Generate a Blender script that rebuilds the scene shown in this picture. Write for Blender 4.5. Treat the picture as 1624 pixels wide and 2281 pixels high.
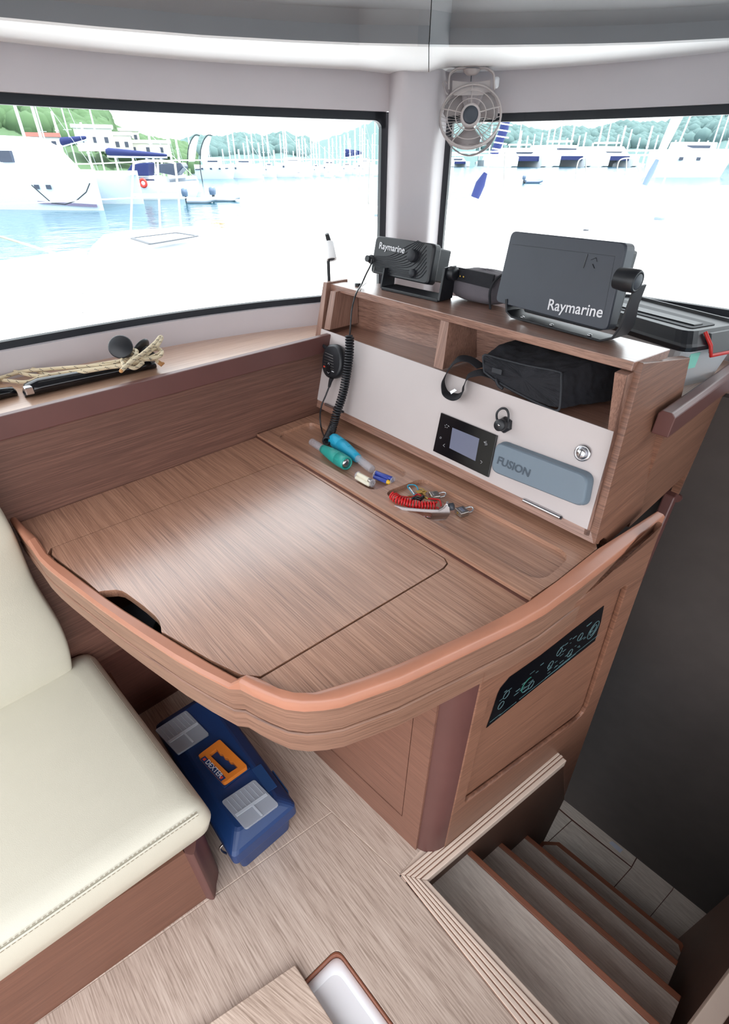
import bpy, bmesh, math, random
from mathutils import Vector, Matrix
from mathutils.geometry import tessellate_polygon
random.seed(7)
V = Vector
D = bpy.data
SC = bpy.context.scene
COL = SC.collection
for o in list(D.objects): D.objects.remove(o)

# ------------------------------------------------------------------ camera
F_PX, PITCH, ROLL, YAW, EYE = 1110.0, math.radians(35.35), math.radians(-0.3), math.radians(47.0), 1.4
IW, IH = 1624, 2281
hd = V((-math.sin(YAW), math.cos(YAW), 0)); rt = V((math.cos(YAW), math.sin(YAW), 0))
FW = hd*math.cos(PITCH) - V((0, 0, 1))*math.sin(PITCH)
up = rt.cross(FW)
RR = math.cos(ROLL)*rt - math.sin(ROLL)*up
UU = math.sin(ROLL)*rt + math.cos(ROLL)*up
CAM = V((0, 0, EYE))
cd = D.cameras.new('camera'); cam = D.objects.new('camera', cd); COL.objects.link(cam)
M3 = Matrix((RR, UU, -FW)).transposed()
cam.matrix_world = Matrix.Translation(CAM) @ M3.to_4x4()
cd.sensor_fit = 'VERTICAL'; cd.sensor_height = 36.0; cd.lens = F_PX/IH*36.0
cd.clip_start = 0.02; cd.clip_end = 5000
SC.camera = cam
# ------------------------------------------------------------------ sky, exposure
SKY = 3.4
w = D.worlds.new('sky'); SC.world = w; w.use_nodes = True
nt = w.node_tree; bg = nt.nodes['Background']
tc = nt.nodes.new('ShaderNodeTexCoord'); sp = nt.nodes.new('ShaderNodeSeparateXYZ'); cr = nt.nodes.new('ShaderNodeValToRGB')
nt.links.new(tc.outputs['Generated'], sp.inputs[0]); nt.links.new(sp.outputs['Z'], cr.inputs[0])
cr.color_ramp.elements[0].position = 0.0; cr.color_ramp.elements[0].color = (0.97, 0.98, 1.0, 1)
cr.color_ramp.elements[1].position = 0.7; cr.color_ramp.elements[1].color = (0.93, 0.95, 1.0, 1)
nt.links.new(cr.outputs[0], bg.inputs[0]); bg.inputs[1].default_value = SKY
sl = D.lights.new('sun', 'SUN'); sl.energy = 8.0; sl.angle = math.radians(8); sl.color = (1, .96, .9)
so = D.objects.new('sun', sl); COL.objects.link(so); so.rotation_euler = (math.radians(-18), math.radians(14), 0)
SC.view_settings.view_transform = 'Standard'; SC.view_settings.look = 'None'
SC.view_settings.exposure = 0.0; SC.view_settings.gamma = 1.0; SC.view_settings.use_curve_mapping = False

# ------------------------------------------------------------------ measuring helpers (a pixel of the photo meets a real plane)
def ray(u, v):
    return (FW*F_PX + RR*(u-IW/2) - UU*(v-IH/2)).normalized()
def PL(u, v, p, n):
    d = ray(u, v); return CAM + d*((V(p)-CAM).dot(n)/d.dot(n))
def Z(u, v, z=0.0): return PL(u, v, (0, 0, z), V((0, 0, 1)))
def VX(u, v, x): return PL(u, v, (x, 0, 0), V((1, 0, 0)))
def VY(u, v, y): return PL(u, v, (0, y, 0), V((0, 1, 0)))
def plane(p, n):
    p = V(p); n = V(n).normalized()
    return lambda u, v, off=0.0: PL(u, v, p+n*off, n)
def above(u, v, base):                    # point seen at u,v standing straight above base (vertical plane facing the eye)
    n = V((base.x, base.y, 0)).normalized(); return PL(u, v, base, n)

# ------------------------------------------------------------------ materials
def newmat(name):
    m = D.materials.new(name); m.use_nodes = True
    return m, m.node_tree, m.node_tree.nodes['Principled BSDF']
def setp(b, **k):
    for a, v in k.items():
        a = a.replace('_', ' ')
        if a in b.inputs: b.inputs[a].default_value = v
def srgb(r, g, b):
    f = lambda c: (c/255/12.92) if c/255 <= 0.04045 else ((c/255+0.055)/1.055)**2.4
    return (f(r), f(g), f(b), 1)
def flat(name, c, rough=0.5, metal=0.0, noise=0.04, bump=0.0, bscale=300, **k):
    m, t, b = newmat(name)
    setp(b, Roughness=rough, Metallic=metal, **k)
    N = t.nodes; g = N.new('ShaderNodeNewGeometry'); n = N.new('ShaderNodeTexNoise'); n.inputs['Scale'].default_value = 14
    n.inputs['Detail'].default_value = 4
    t.links.new(g.outputs['Position'], n.inputs['Vector'])
    r = N.new('ShaderNodeValToRGB'); t.links.new(n.outputs[0], r.inputs[0])
    r.color_ramp.elements[0].position = .3; r.color_ramp.elements[1].position = .7
    r.color_ramp.elements[0].color = tuple(x*(1-noise) for x in c[:3])+(1,)
    r.color_ramp.elements[1].color = tuple(min(1, x*(1+noise)) for x in c[:3])+(1,)
    t.links.new(r.outputs[0], b.inputs['Base Color'])
    if bump:
        n2 = N.new('ShaderNodeTexNoise'); n2.inputs['Scale'].default_value = bscale; n2.inputs['Detail'].default_value = 3
        t.links.new(g.outputs['Position'], n2.inputs['Vector'])
        bp = N.new('ShaderNodeBump'); bp.inputs['Strength'].default_value = bump; bp.inputs['Distance'].default_value = 0.001
        t.links.new(n2.outputs[0], bp.inputs['Height']); t.links.new(bp.outputs[0], b.inputs['Normal'])
    return m
def wood(name, c0, c1, along, rough=0.4, fine=620, stretch=0.014, bump=0.12, coarse=22, coat=0.0, c2=None, contrast=(.3, .7), spec=.5):
    """streaky veneer: grain runs along the world direction `along`"""
    m, t, b = newmat(name); N = t.nodes; setp(b, Roughness=rough)
    b.inputs['Specular IOR Level'].default_value = spec
    b.inputs['Coat Weight'].default_value = coat; b.inputs['Coat Roughness'].default_value = .25; b.inputs['Coat IOR'].default_value = 1.9
    g = N.new('ShaderNodeNewGeometry'); flatg = along == 'H'
    if flatg: along = (1, 0, 0)
    a = V(along).normalized(); ref = V((0, 0, 1)) if abs(a.z) < .9 else V((0, 1, 0))
    y = ref.cross(a).normalized(); z = a.cross(y)
    comb = N.new('ShaderNodeCombineXYZ')
    for i, (vec, s) in enumerate(((V((1, 0, 0)), stretch), (V((0, 1, 0)), stretch), (V((0, 0, 1)), 1)) if flatg else ((a, stretch), (y, 1), (z, 1))):
        d = N.new('ShaderNodeVectorMath'); d.operation = 'DOT_PRODUCT'; d.inputs[1].default_value = vec*s
        t.links.new(g.outputs['Position'], d.inputs[0]); t.links.new(d.outputs['Value'], comb.inputs[i])
    n1 = N.new('ShaderNodeTexNoise'); n1.inputs['Scale'].default_value = fine; n1.inputs['Detail'].default_value = 5; n1.inputs['Roughness'].default_value = .65
    n2 = N.new('ShaderNodeTexNoise'); n2.inputs['Scale'].default_value = coarse*4; n2.inputs['Detail'].default_value = 3
    for n in (n1, n2): t.links.new(comb.outputs[0], n.inputs['Vector'])
    mx = N.new('ShaderNodeMath'); mx.operation = 'MULTIPLY_ADD'; mx.inputs[1].default_value = .76
    h = N.new('ShaderNodeMath'); h.operation = 'MULTIPLY'; h.inputs[1].default_value = .24
    t.links.new(n2.outputs[0], h.inputs[0]); t.links.new(n1.outputs[0], mx.inputs[0]); t.links.new(h.outputs[0], mx.inputs[2])
    r = N.new('ShaderNodeValToRGB'); e = r.color_ramp.elements
    e[0].position = contrast[0]; e[0].color = c0; e[1].position = contrast[1]; e[1].color = c1
    if c2: q = e.new((contrast[0]+contrast[1])/2); q.color = c2
    t.links.new(mx.outputs[0], r.inputs[0]); t.links.new(r.outputs[0], b.inputs['Base Color'])
    if bump:
        bp = N.new('ShaderNodeBump'); bp.inputs['Strength'].default_value = bump; bp.inputs['Distance'].default_value = .0006
        t.links.new(n1.outputs[0], bp.inputs['Height']); t.links.new(bp.outputs[0], b.inputs['Normal'])
    return m
def clear(name, c, alpha=.25, rough=.15):
    m, t, b = newmat(name); setp(b, Roughness=rough, Alpha=alpha); b.inputs['Base Color'].default_value = c
    return m
def glass(name, tint=(.97, 1, 1, 1)):
    m, t, b = newmat(name); N = t.nodes; N.remove(b)
    tr = N.new('ShaderNodeBsdfTransparent'); tr.inputs[0].default_value = tint
    gl = N.new('ShaderNodeBsdfGlossy'); gl.inputs['Roughness'].default_value = .02
    lw = N.new('ShaderNodeFresnel'); lw.inputs[0].default_value = 1.12
    mx = N.new('ShaderNodeMixShader'); t.links.new(lw.outputs[0], mx.inputs[0]); t.links.new(tr.outputs[0], mx.inputs[1]); t.links.new(gl.outputs[0], mx.inputs[2])
    t.links.new(mx.outputs[0], N['Material Output'].inputs[0]); return m

A_DIR = V((.15, .989, 0)).normalized(); X_DIR = V((1, 0, 0))
TEAK0, TEAK1, TEAK2 = srgb(122, 86, 68), srgb(192, 148, 122), srgb(164, 121, 98)
M = dict(
 desk=wood('desk_veneer', TEAK0, TEAK1, (1, 0, 0), rough=.36, c2=TEAK2, contrast=(.34, .62), coat=.7),
 lid=wood('lid_veneer', TEAK0, TEAK1, (1, 0, 0), rough=.33, c2=TEAK2, contrast=(.34, .62), coat=1.0),
 side=wood('side_veneer', srgb(98, 66, 52), srgb(148, 105, 84), 'H', rough=.42, contrast=(.34, .64), c2=srgb(125, 87, 69)),
 apron=wood('apron_veneer', srgb(98, 68, 54), srgb(154, 116, 96), 'H', rough=.42, contrast=(.34, .64), c2=srgb(133, 98, 80)),
 backp=wood('settle_veneer', srgb(84, 54, 46), srgb(128, 90, 76), 'H', rough=.45, contrast=(.34, .64), c2=srgb(104, 72, 61)),
 unit=wood('unit_veneer', srgb(104, 74, 62), srgb(170, 130, 112), (1, 0, 0), rough=.38, contrast=(.34, .62), c2=srgb(142, 104, 88), coat=.8),
 unitv=wood('unit_upright_veneer', srgb(104, 74, 62), srgb(160, 122, 105), (0, .27, .96), rough=.4, contrast=(.34, .62), c2=srgb(136, 100, 85)),
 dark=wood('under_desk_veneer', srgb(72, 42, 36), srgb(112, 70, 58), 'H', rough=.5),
 cab=wood('cabinet_veneer', srgb(98, 64, 52), srgb(142, 100, 82), 'H', rough=.45, contrast=(.34, .64)),
 rail=flat('solid_rail', srgb(178, 122, 98), .26, noise=.05),
 capm=flat('mahogany_cap', srgb(100, 64, 60), .35, noise=.05),
 post=flat('solid_post', srgb(92, 57, 53), .45, noise=.05),
 bench=wood('bench_veneer', srgb(84, 52, 40), srgb(128, 86, 68), 'H', rough=.45),
 floor=wood('oak_floor', srgb(146, 126, 112), srgb(206, 188, 174), (-1, 0, 0), rough=.5, fine=330, stretch=.035, contrast=(.36, .62), c2=srgb(184, 164, 150), coarse=6, bump=.3),
 hatchf=wood('oak_hatch', srgb(150, 128, 112), srgb(212, 192, 176), (.95, .3, 0), rough=.5, fine=330, stretch=.035, contrast=(.36, .62), c2=srgb(188, 166, 150), coarse=6, bump=.3),
 tread=wood('oak_tread', srgb(196, 180, 168), srgb(236, 224, 212), (-1, 0, 0), rough=.5, fine=160, stretch=.08, contrast=(.36, .64), coarse=3),
 nosing=flat('nosing', srgb(158, 98, 72), .4, noise=.08),
 trim=flat('ribbed_trim', srgb(216, 196, 180), .42, noise=.04),
 trimg=flat('trim_groove', srgb(150, 112, 96), .6),
 white=flat('gelcoat_wall', srgb(198, 191, 194), .5, noise=.01),
 soffit=flat('soffit_white', srgb(246, 246, 247), .4, noise=.01),
 ceil=flat('headliner', srgb(138, 138, 141), .8, noise=.02, bump=.1),
 seal=flat('window_seal', srgb(22, 26, 34), .5),
 ledge=wood('ledge_veneer', srgb(176, 136, 112), srgb(214, 176, 150), (0, 1, 0), rough=.35, contrast=(.34, .64), coat=1.0),
 lwhite=flat('panel_taupe', srgb(196, 186, 184), .45, noise=.015),
 black=flat('black_plastic', srgb(26, 28, 33), .42, noise=.1),
 blacks=flat('black_soft', srgb(34, 36, 42), .6, noise=.1, bump=.2),
 blackg=flat('black_gloss', srgb(12, 13, 18), .12),
 cover=flat('plotter_cover', srgb(58, 62, 72), .42, noise=.05),
 greyp=flat('grey_silicone', srgb(112, 126, 138), .5, noise=.03),
 screen=flat('lcd', srgb(112, 116, 136), .18),
 letter=flat('letter_white', srgb(222, 222, 226), .5),
 letterg=flat('letter_grey', srgb(66, 78, 90), .5),
 chrome=flat('chrome', srgb(205, 205, 208), .18, 1.0, noise=.02),
 steel=flat('steel', srgb(170, 165, 160), .3, 1.0),
 leather=flat('leather', srgb(200, 196, 180), .42, noise=.015, bump=.25, bscale=700),
 thread=flat('thread', srgb(150, 140, 122), .8),
 navy=flat('navy_plastic', srgb(20, 52, 100), .38, noise=.06),
 navy2=flat('navy_plastic_pale', srgb(24, 64, 112), .4),
 orange=flat('orange_plastic', srgb(214, 122, 40), .4),
 redp=flat('red_print', srgb(210, 70, 50), .5),
 clearp=clear('clear_lid', srgb(190, 196, 206), .42, .2),
 ribm=clear('rib_clear', srgb(196, 204, 214), .75, .3),
 tube=clear('clear_tube', srgb(200, 200, 208), .38, .12),
 boxp=clear('clear_box', srgb(222, 228, 232), .55, .3),
 teal=flat('teal_rubber', srgb(38, 152, 142), .4, noise=.05),
 cyan=flat('cyan_rubber', srgb(28, 160, 196), .4, noise=.04),
 red=flat('red_coil', srgb(200, 24, 28), .25),
 redl=flat('red_latch', srgb(196, 44, 40), .35),
 cloth=flat('black_cloth', srgb(28, 28, 34), .85, noise=.15, bump=.5, bscale=500),
 clothg=flat('grey_cloth', srgb(104, 98, 104), .8, noise=.08, bump=.3),
 rope=flat('rope', srgb(206, 190, 160), .8, noise=.05, bump=.5, bscale=900),
 ropef=flat('rope_fleck', srgb(40, 44, 52), .8),
 frayed=flat('frayed', srgb(190, 140, 90), .9),
 grey=flat('dark_grey', srgb(60, 64, 72), .45),
 fanp=flat('fan_plastic', srgb(196, 186, 184), .4, noise=.02),
 fanb=flat('fan_blade', srgb(150, 142, 142), .4, noise=.02),
 fand=flat('fan_hub', srgb(66, 72, 82), .35),
 sump=flat('sump_white', srgb(242, 243, 246), .3, noise=.01),
 darkwall=flat('carpet_wall', srgb(70, 63, 60), .9, noise=.06, bump=.4),
 brownw=flat('stair_wall', srgb(104, 74, 60), .55, noise=.05),
 battw=flat('battery_white', srgb(226, 220, 200), .4),
 battb=flat('battery_blue', srgb(40, 60, 150), .35),
 batty=flat('battery_yellow', srgb(226, 180, 50), .35),
 brass=flat('brass', srgb(190, 160, 90), .3, 1.0),
 label=flat('label_white', srgb(205, 208, 220), .6),
 mint=flat('mint_label', srgb(140, 214, 196), .5),
 glass=glass('window_glass'),
 # outside
 gel=flat('boat_white', srgb(236, 240, 244), .35, noise=.02),
 hullb=flat('boat_hull', srgb(214, 226, 236), .35, noise=.03),
 bwin=flat('boat_window', srgb(56, 66, 86), .2),
 bblue=flat('sail_cover_and_shade_blue', srgb(26, 40, 96), .8),
 bgrey=flat('sail_cover_grey', srgb(190, 190, 196), .8),
 alu=flat('mast', srgb(214, 220, 228), .4),
 deck=flat('deck_white', srgb(245, 245, 245), .6, noise=.01),
 bred=flat('buoy_red', srgb(226, 60, 48), .5),
 brope=flat('dark_rope', srgb(50, 54, 60), .8),
 roofm=flat('terracotta', srgb(190, 120, 108), .8),
 house=flat('house_wall', srgb(226, 220, 212), .8),
 stripe=flat('hull_stripe', srgb(120, 112, 140), .5),
 beige=flat('awning_beige', srgb(214, 208, 196), .8),
)

# ------------------------------------------------------------------ object helpers
def tag(o, label=None, cat=None, group=None, kind=None):
    if label: o['label'] = label
    if cat: o['category'] = cat
    if group: o['group'] = group
    if kind: o['kind'] = kind
    return o
def thing(name, label, cat, loc, group=None):
    o = D.objects.new(name, None); o.empty_display_size = .03; COL.objects.link(o); o.location = V(loc)
    return tag(o, label, cat, group)
def base_of(o):
    p = V((0, 0, 0))
    while o: p += o.location; o = o.parent
    return p
class B:
    def __init__(s): s.v = []; s.f = []; s.sm = []
    def add(s, vs, fs, smooth=False):
        k = len(s.v); s.v += [V(x) for x in vs]; s.f += [tuple(k+i for i in f) for f in fs]; s.sm += [smooth]*len(fs); return s
    def prism(s, pts, vec, holes=()):
        pts = [V(p) for p in pts]; vec = V(vec); loops = [pts]+[[V(p) for p in h] for h in holes]
        tris = tessellate_polygon(loops); flatl = [p for l in loops for p in l]; n = len(flatl)
        vs = flatl+[p+vec for p in flatl]; nrm = V((0, 0, 0))
        for t in tris: nrm += (flatl[t[1]]-flatl[t[0]]).cross(flatl[t[2]]-flatl[t[0]])
        flip = nrm.dot(vec) > 0
        fs = []
        for t in tris:
            t = tuple(t)
            fs.append(t[::-1] if flip else t); u = tuple(i+n for i in t); fs.append(u if flip else u[::-1])
        k = 0
        for l in loops:
            m = len(l)
            for i in range(m):
                a, b2 = k+i, k+(i+1) % m; fs.append((a, b2, b2+n, a+n))
            k += m
        return s.add(vs, fs)
    def hexa(s, q, vec):
        return s.prism(q, vec)
    def loft(s, loops, cap=True, smooth=True, closed=True):
        n = len(loops[0]); vs = [p for l in loops for p in l]; fs = []
        for i in range(len(loops)-1):
            for j in range(n if closed else n-1):
                a = i*n+j; b2 = i*n+(j+1) % n; fs.append((a, b2, b2+n, a+n))
        s.add(vs, fs, smooth)
        if cap:
            s.add(loops[0], [tuple(range(n))[::-1]]); s.add(loops[-1], [tuple(range(n))])
        return s
    def tube(s, path, r, n=8, closed=False, flatness=1.0, updir=None):
        path = [V(p) for p in path]; m = len(path); loops = []
        t0 = (path[1]-path[0]).normalized(); u = t0.orthogonal().normalized() if updir is None else V(updir)
        for i, p in enumerate(path):
            if closed: t = (path[(i+1) % m]-path[i-1]).normalized()
            else: t = (path[min(i+1, m-1)]-path[max(i-1, 0)]).normalized()
            u = (u-t*u.dot(t)); u = u.normalized() if u.length > 1e-6 else t.orthogonal().normalized()
            w2 = t.cross(u); rr = r[i] if isinstance(r, (list, tuple)) else r
            loops.append([p+(u*math.cos(a)*flatness+w2*math.sin(a))*rr for a in [2*math.pi*k/n for k in range(n)]])
        if closed: loops.append(loops[0]); return s.loft(loops, cap=False)
        return s.loft(loops)
    def lathe(s, o, ax, prof, n=24, ref=None):
        ax = V(ax).normalized(); u = (V(ref)-ax*V(ref).dot(ax)).normalized() if ref is not None else ax.orthogonal().normalized(); w2 = ax.cross(u)
        return s.loft([[V(o)+ax*h+(u*math.cos(a)+w2*math.sin(a))*r for a in [2*math.pi*k/n for k in range(n)]] for h, r in prof])
    def box(s, c, ex, ey, ez):
        c = V(c); ex, ey, ez = V(ex)/2, V(ey)/2, V(ez)/2
        q = [c-ex-ey-ez, c+ex-ey-ez, c+ex+ey-ez, c-ex+ey-ez]
        return s.prism(q, ez*2)
    def ball(s, c, r, sx=1, sy=1, sz=1, n=12):
        return s.loft([[V(c)+V((math.cos(2*math.pi*k/n)*math.sin(a)*r*sx, math.sin(2*math.pi*k/n)*math.sin(a)*r*sy, -math.cos(a)*r*sz)) for k in range(n)] for a in [math.pi*max(.02, min(.98, i/(n//2))) for i in range(n//2+1)]])
    def build(s, name, mat, parent=None, base=None, bevel=0, seg=2, weld=False, subd=0):
        if parent is not None: base = base_of(parent)
        elif base is None:
            lo = V([min(p[i] for p in s.v) for i in range(3)]); hi = V([max(p[i] for p in s.v) for i in range(3)])
            base = V(((lo.x+hi.x)/2, (lo.y+hi.y)/2, lo.z))
        me = D.meshes.new(name); me.from_pydata([p-base for p in s.v], [], s.f)
        bm = bmesh.new(); bm.from_mesh(me)
        if weld: bmesh.ops.remove_doubles(bm, verts=bm.verts, dist=1e-5)
        bmesh.ops.recalc_face_normals(bm, faces=bm.faces); bm.to_mesh(me); bm.free()
        if not weld: me.polygons.foreach_set('use_smooth', s.sm)
        else: me.polygons.foreach_set('use_smooth', [any(s.sm)]*len(me.polygons))
        me.materials.append(M[mat] if isinstance(mat, str) else mat)
        o = D.objects.new(name, me); COL.objects.link(o)
        if parent is not None: o.parent = parent
        else: o.location = base
        if bevel:
            md = o.modifiers.new('bevel', 'BEVEL'); md.width = bevel; md.segments = seg; md.limit_method = 'ANGLE'; md.angle_limit = math.radians(40)
        if subd:
            md = o.modifiers.new('sub', 'SUBSURF'); md.levels = subd; md.render_levels = subd
        return o
def struct(o): return tag(o, kind='structure')
def rnd(pts, r=.01, n=5):                 # round the corners of a closed outline
    out = []; m = len(pts); pts = [V(p) for p in pts]
    for i in range(m):
        p = pts[i]; a = pts[i-1]-p; b2 = pts[(i+1) % m]-p; rr = r[i] if isinstance(r, (list, tuple)) else r
        if rr <= 0: out.append(p); continue
        d = min(rr, a.length*.49, b2.length*.49); s0 = p+a.normalized()*d; s1 = p+b2.normalized()*d
        for k in range(n+1):
            t = k/n; out.append(s0*(1-t)**2+p*2*t*(1-t)+s1*t*t)
    return out
def smoothpath(pts, n=6):
    pts = [V(p) for p in pts]; P = [pts[0]]+pts+[pts[-1]]; out = []
    for i in range(1, len(P)-2):
        for k in range(n):
            t = k/n; a, b2, c, d = P[i-1], P[i], P[i+1], P[i+2]
            out.append(.5*((2*b2)+(c-a)*t+(2*a-5*b2+4*c-d)*t*t+(3*b2-a-3*c+d)*t**3))
    out.append(P[-2]); return out
def text(name, body, o, ex, ey, size, mat, parent, ext=.0004, bold=.0, align='LEFT'):
    cu = D.curves.new(name, 'FONT'); cu.body = body; cu.size = 1; cu.extrude = 0; cu.offset = bold; cu.align_x = align; cu.resolution_u = 3
    t = D.objects.new(name, cu); COL.objects.link(t); dg = bpy.context.evaluated_depsgraph_get()
    me = D.meshes.new_from_object(t.evaluated_get(dg)); D.objects.remove(t)
    ex = V(ex).normalized(); ey = V(ey); ey = (ey-ex*ey.dot(ex)).normalized(); ez = ex.cross(ey); b0 = base_of(parent)
    for v in me.vertices: v.co = V(o)+ex*v.co.x*size+ey*v.co.y*size+ez*ext-b0
    me.materials.clear(); me.materials.append(M[mat])
    ob = D.objects.new(name, me); COL.objects.link(ob); ob.parent = parent; return ob
def frame2(o, ex, ey):
    ex = V(ex).normalized(); ey = V(ey); ey = (ey-ex*ey.dot(ex)).normalized(); return V(o), ex, ey, ex.cross(ey)
UPZ = V((0, 0, 1))
ZD = .775                                  # desk surface
# ================================================================== SETTING
# ---- floor panels
K = Z(739, 1809); L = Z(75, 2281); T0 = Z(890, 1949); T1 = Z(1155, 2281); N0 = Z(594, 1677)
dA = (K-L).normalized(); Lx = L-dA*1.6; T1x = T0+(T1-T0).normalized()*3.6; N0x = K+(N0-K).normalized()*1.3
S0 = Z(752, 2109); sB = (Z(890, 2281)-Z(770, 2118)).normalized(); sA = (Z(685, 2176)-Z(745, 2116)).normalized()
sump_o = [S0, S0+sB*.40, S0+sB*.40+sA*.26, S0+sA*.26]
def shr(pts, d=.0009):
    c = sum(pts, V((0, 0, 0)))/len(pts); return [p+(c-p).normalized()*d*1.4 for p in pts]
fl = B().prism([(-1.5, -2.3, -.03), (2.4, -2.3, -.03), (2.4, .25, -.03), T1x+V((0, 0, -.03)), T0+V((.02, 0, -.03)), Z(1000, 1880, -.03), V((-.30, .9, -.03)), V((-.30, 1.6, -.03)), V((-1.5, 1.6, -.03))],
      (0, 0, .0285), holes=[[p+V((0, 0, -.03)) for p in sump_o]]).build('floor', 'trim'); struct(fl)
def fpanel(pts, holes=()):
    o = B().prism([V((p.x, p.y, -.018)) for p in shr([V(p) for p in pts])], (0, 0, .018), holes=[[V((p.x, p.y, -.018)) for p in h] for h in holes]).build('floor_panel', 'floor', parent=fl, bevel=.0008, seg=1); return o
fpanel([K, Lx, V((.3, -2.2, 0)), V((2.3, -2.2, 0)), V((2.3, .2, 0)), T1x, T0], holes=[rnd(sump_o, [.02, .02, .02, .02])])
fpanel([K, T0, Z(940, 1892), Z(970, 1860), V((-.3, .9, 0)), V((-.8, 1.3, 0)), N0x])
fpanel([K, N0x, V((-1.45, .9, 0)), V((-1.45, -.9, 0)), Lx])
# ---- ribbed light trim round the stair opening
O1 = Z(892, 1948); I1 = Z(936, 1959); OB = O1+(Z(1155, 2281)-O1).normalized()*1.9; IB = I1+(Z(1230, 2281)-I1).normalized()*1.9
IA = Z(1254, 1687); OA = IA+(O1-I1)+((I1-IA).normalized()*0)
OA = IA+V((-(I1-O1).length*.75, 0, 0))
tr = B()
for k in range(4):
    a0, a1 = k/4+.02, (k+1)/4-.035
    q = lambda P, Q, t: P.lerp(Q, t)
    tr.prism([q(O1, I1, a0), q(O1, I1, a1), q(OB, IB, a1), q(OB, IB, a0)], (0, 0, .005))
    tr.prism([q(O1, I1, a0), q(O1, I1, a1), q(OA, IA, a1), q(OA, IA, a0)], (0, 0, .005))
tr = struct(tr.build('trim_1', 'trim', bevel=.0015, seg=2))
b = B(); b.prism([O1, I1, IB, OB], (0, 0, .0025)); b.prism([O1, I1, IA, OA], (0, 0, .0025)); b.build('groove_bed', 'trimg', parent=tr)
b = B(); dn = V((0, 0, -.028)); o1 = V((.006, .01, 0))
b.prism([I1, IB, IB+V((0, .012, 0)), I1+V((.012, .012, 0))], (0, 0, -.03)); b.prism([I1, IA, IA+V((.012, 0, 0)), I1+V((.012, .012, 0))], (0, 0, -.03))
b.build('edge_lip', 'trim', parent=tr, bevel=.002)
# right hand edge trim of the stairwell
r0, r1 = Z(1537, 2281), Z(1624, 2164); dr = (r1-r0).normalized()
ra, rb = r0-dr*.6, r0+dr*1.1
t2 = struct(B().prism([ra, rb, rb+V((.035, 0, 0)), ra+V((.035, 0, 0))], (0, 0, .008)).prism([ra, rb, rb+V((.012, 0, 0)), ra+V((.012, 0, 0))], (0, 0, -.03)).build('trim_2', 'trim', bevel=.002))
struct(B().prism([ra+V((.045, 0, 0)), rb+V((.045, 0, 0)), rb+V((.06, 0, 0)), ra+V((.06, 0, 0))], (0, 0, .25)).build('wall_starboard', 'side'))
# ---- staircase
nz = [(-.2, (1049, 1910), (1448, 2281)), (-.4, (1121, 1894), (1508, 2228)), (-.6, (1196, 1890), (1508, 2153)), (-.8, (1245.7, 1876), (1520, 2100))]
st = thing('staircase', 'wooden companionway steps with pale treads and brown nosings going down right', 'stairs', (.05, .9, -1.0))
def line_x(p, q, x): t = (x-p.x)/(q.x-p.x); return p.lerp(q, t)
XL, XR = -.235, .36
prev = None
for i, (z, a, c) in enumerate(nz):
    p, q = Z(*a, z), Z(*c, z)
    if i < 3:
        pl = line_x(p, q, XL+.02*i); pr = line_x(p, q, XR-.03)
        bk = .24
        B().prism([pl, pr, pr+V((0, -bk, 0)), pl+V((-.03, -bk, 0))], (0, 0, -.022)).build('tread', 'tread', parent=st, bevel=.001, seg=1)
        B().prism([pl+V((.0, .0, .0015)), pr+V((0, 0, .0015)), pr+V((0, .017, .0015)), pl+V((.0, .017, .0015))], (0, 0, -.03)).build('nosing', 'nosing', parent=st, bevel=.003)
        B().prism([pl+V((0, -.012, -.024)), pr+V((0, -.012, -.024)), pr+V((0, -.024, -.024)), pl+V((0, -.024, -.024))], (0, 0, -.175)).build('riser', 'brownw', parent=st)
    else:
        out = [Z(1197, 1886, z), Z(1208.6, 1874, z), Z(1245.7, 1876, z), Z(1520, 2100, z), Z(1531.4, 2136, z)]
        inn = [Z(1203, 1892, z), Z(1213, 1882, z), Z(1240, 1883, z), Z(1511, 2104, z), Z(1521, 2138, z)]
        B().prism(inn+[inn[-1]+V((0, -.14, 0)), inn[0]+V((0, -.16, 0))], (0, 0, -.022)).build('tread', 'tread', parent=st)
        b = B()
        for k in range(4): b.prism([out[k], out[k+1], inn[k+1], inn[k]], (0, 0, -.03))
        b.build('nosing', 'nosing', parent=st)
        B().prism([o+V((0, -.012, -.031)) for o in inn]+[o+V((0, -.024, -.031)) for o in inn[::-1]], (0, 0, -.165)).build('riser', 'brownw', parent=st)
# ---- lower floor
lf = struct(B().prism([(-.6, .3, -1.02), (1.4, .3, -1.02), (1.4, 1.6, -1.02), (-.6, 1.6, -1.02)], (0, 0, .017)).build('floor_lower', 'dark'))
zl = -1.0
def lp(pts, d=.0025):
    c = sum(pts, V((0, 0, 0)))/len(pts)
    B().prism([p+(c-p).normalized()*d for p in pts], (0, 0, -.005)).build('floor_panel', 'tread', parent=lf)
a0, a1, a2, a3 = Z(1227, 1870, zl), Z(1274, 1827, zl), Z(1407, 1932, zl), Z(1370, 1974, zl)
dn1 = (a0-a1).normalized(); dn2 = (a3-a2).normalized(); bx = (a2-a1).normalized()
lp([a1+dn1*.35, a1, a2, a2+dn2*.35])
b0 = Z(1498.6, 1981.4, zl); b1_ = Z(1450, 2040, zl); db = (b1_-b0).normalized()
lp([a2+dn2*.35, a2, a2+bx*.001+V((0, .11, 0)), b0+V((0, .02, 0)), b0, b0+db*.35])
c0 = Z(1576, 2062, zl); c1 = Z(1535, 2112, zl); dc = (c1-c0).normalized()
lp([b0+db*.35, b0, b0+V((0, .02, 0)), c0+V((0, .05, 0)), c0, c0+dc*.3])
lp([c0+dc*.3, c0, c0+V((.25, 0, 0)), c0+V((.25, -.3, 0))])
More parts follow.
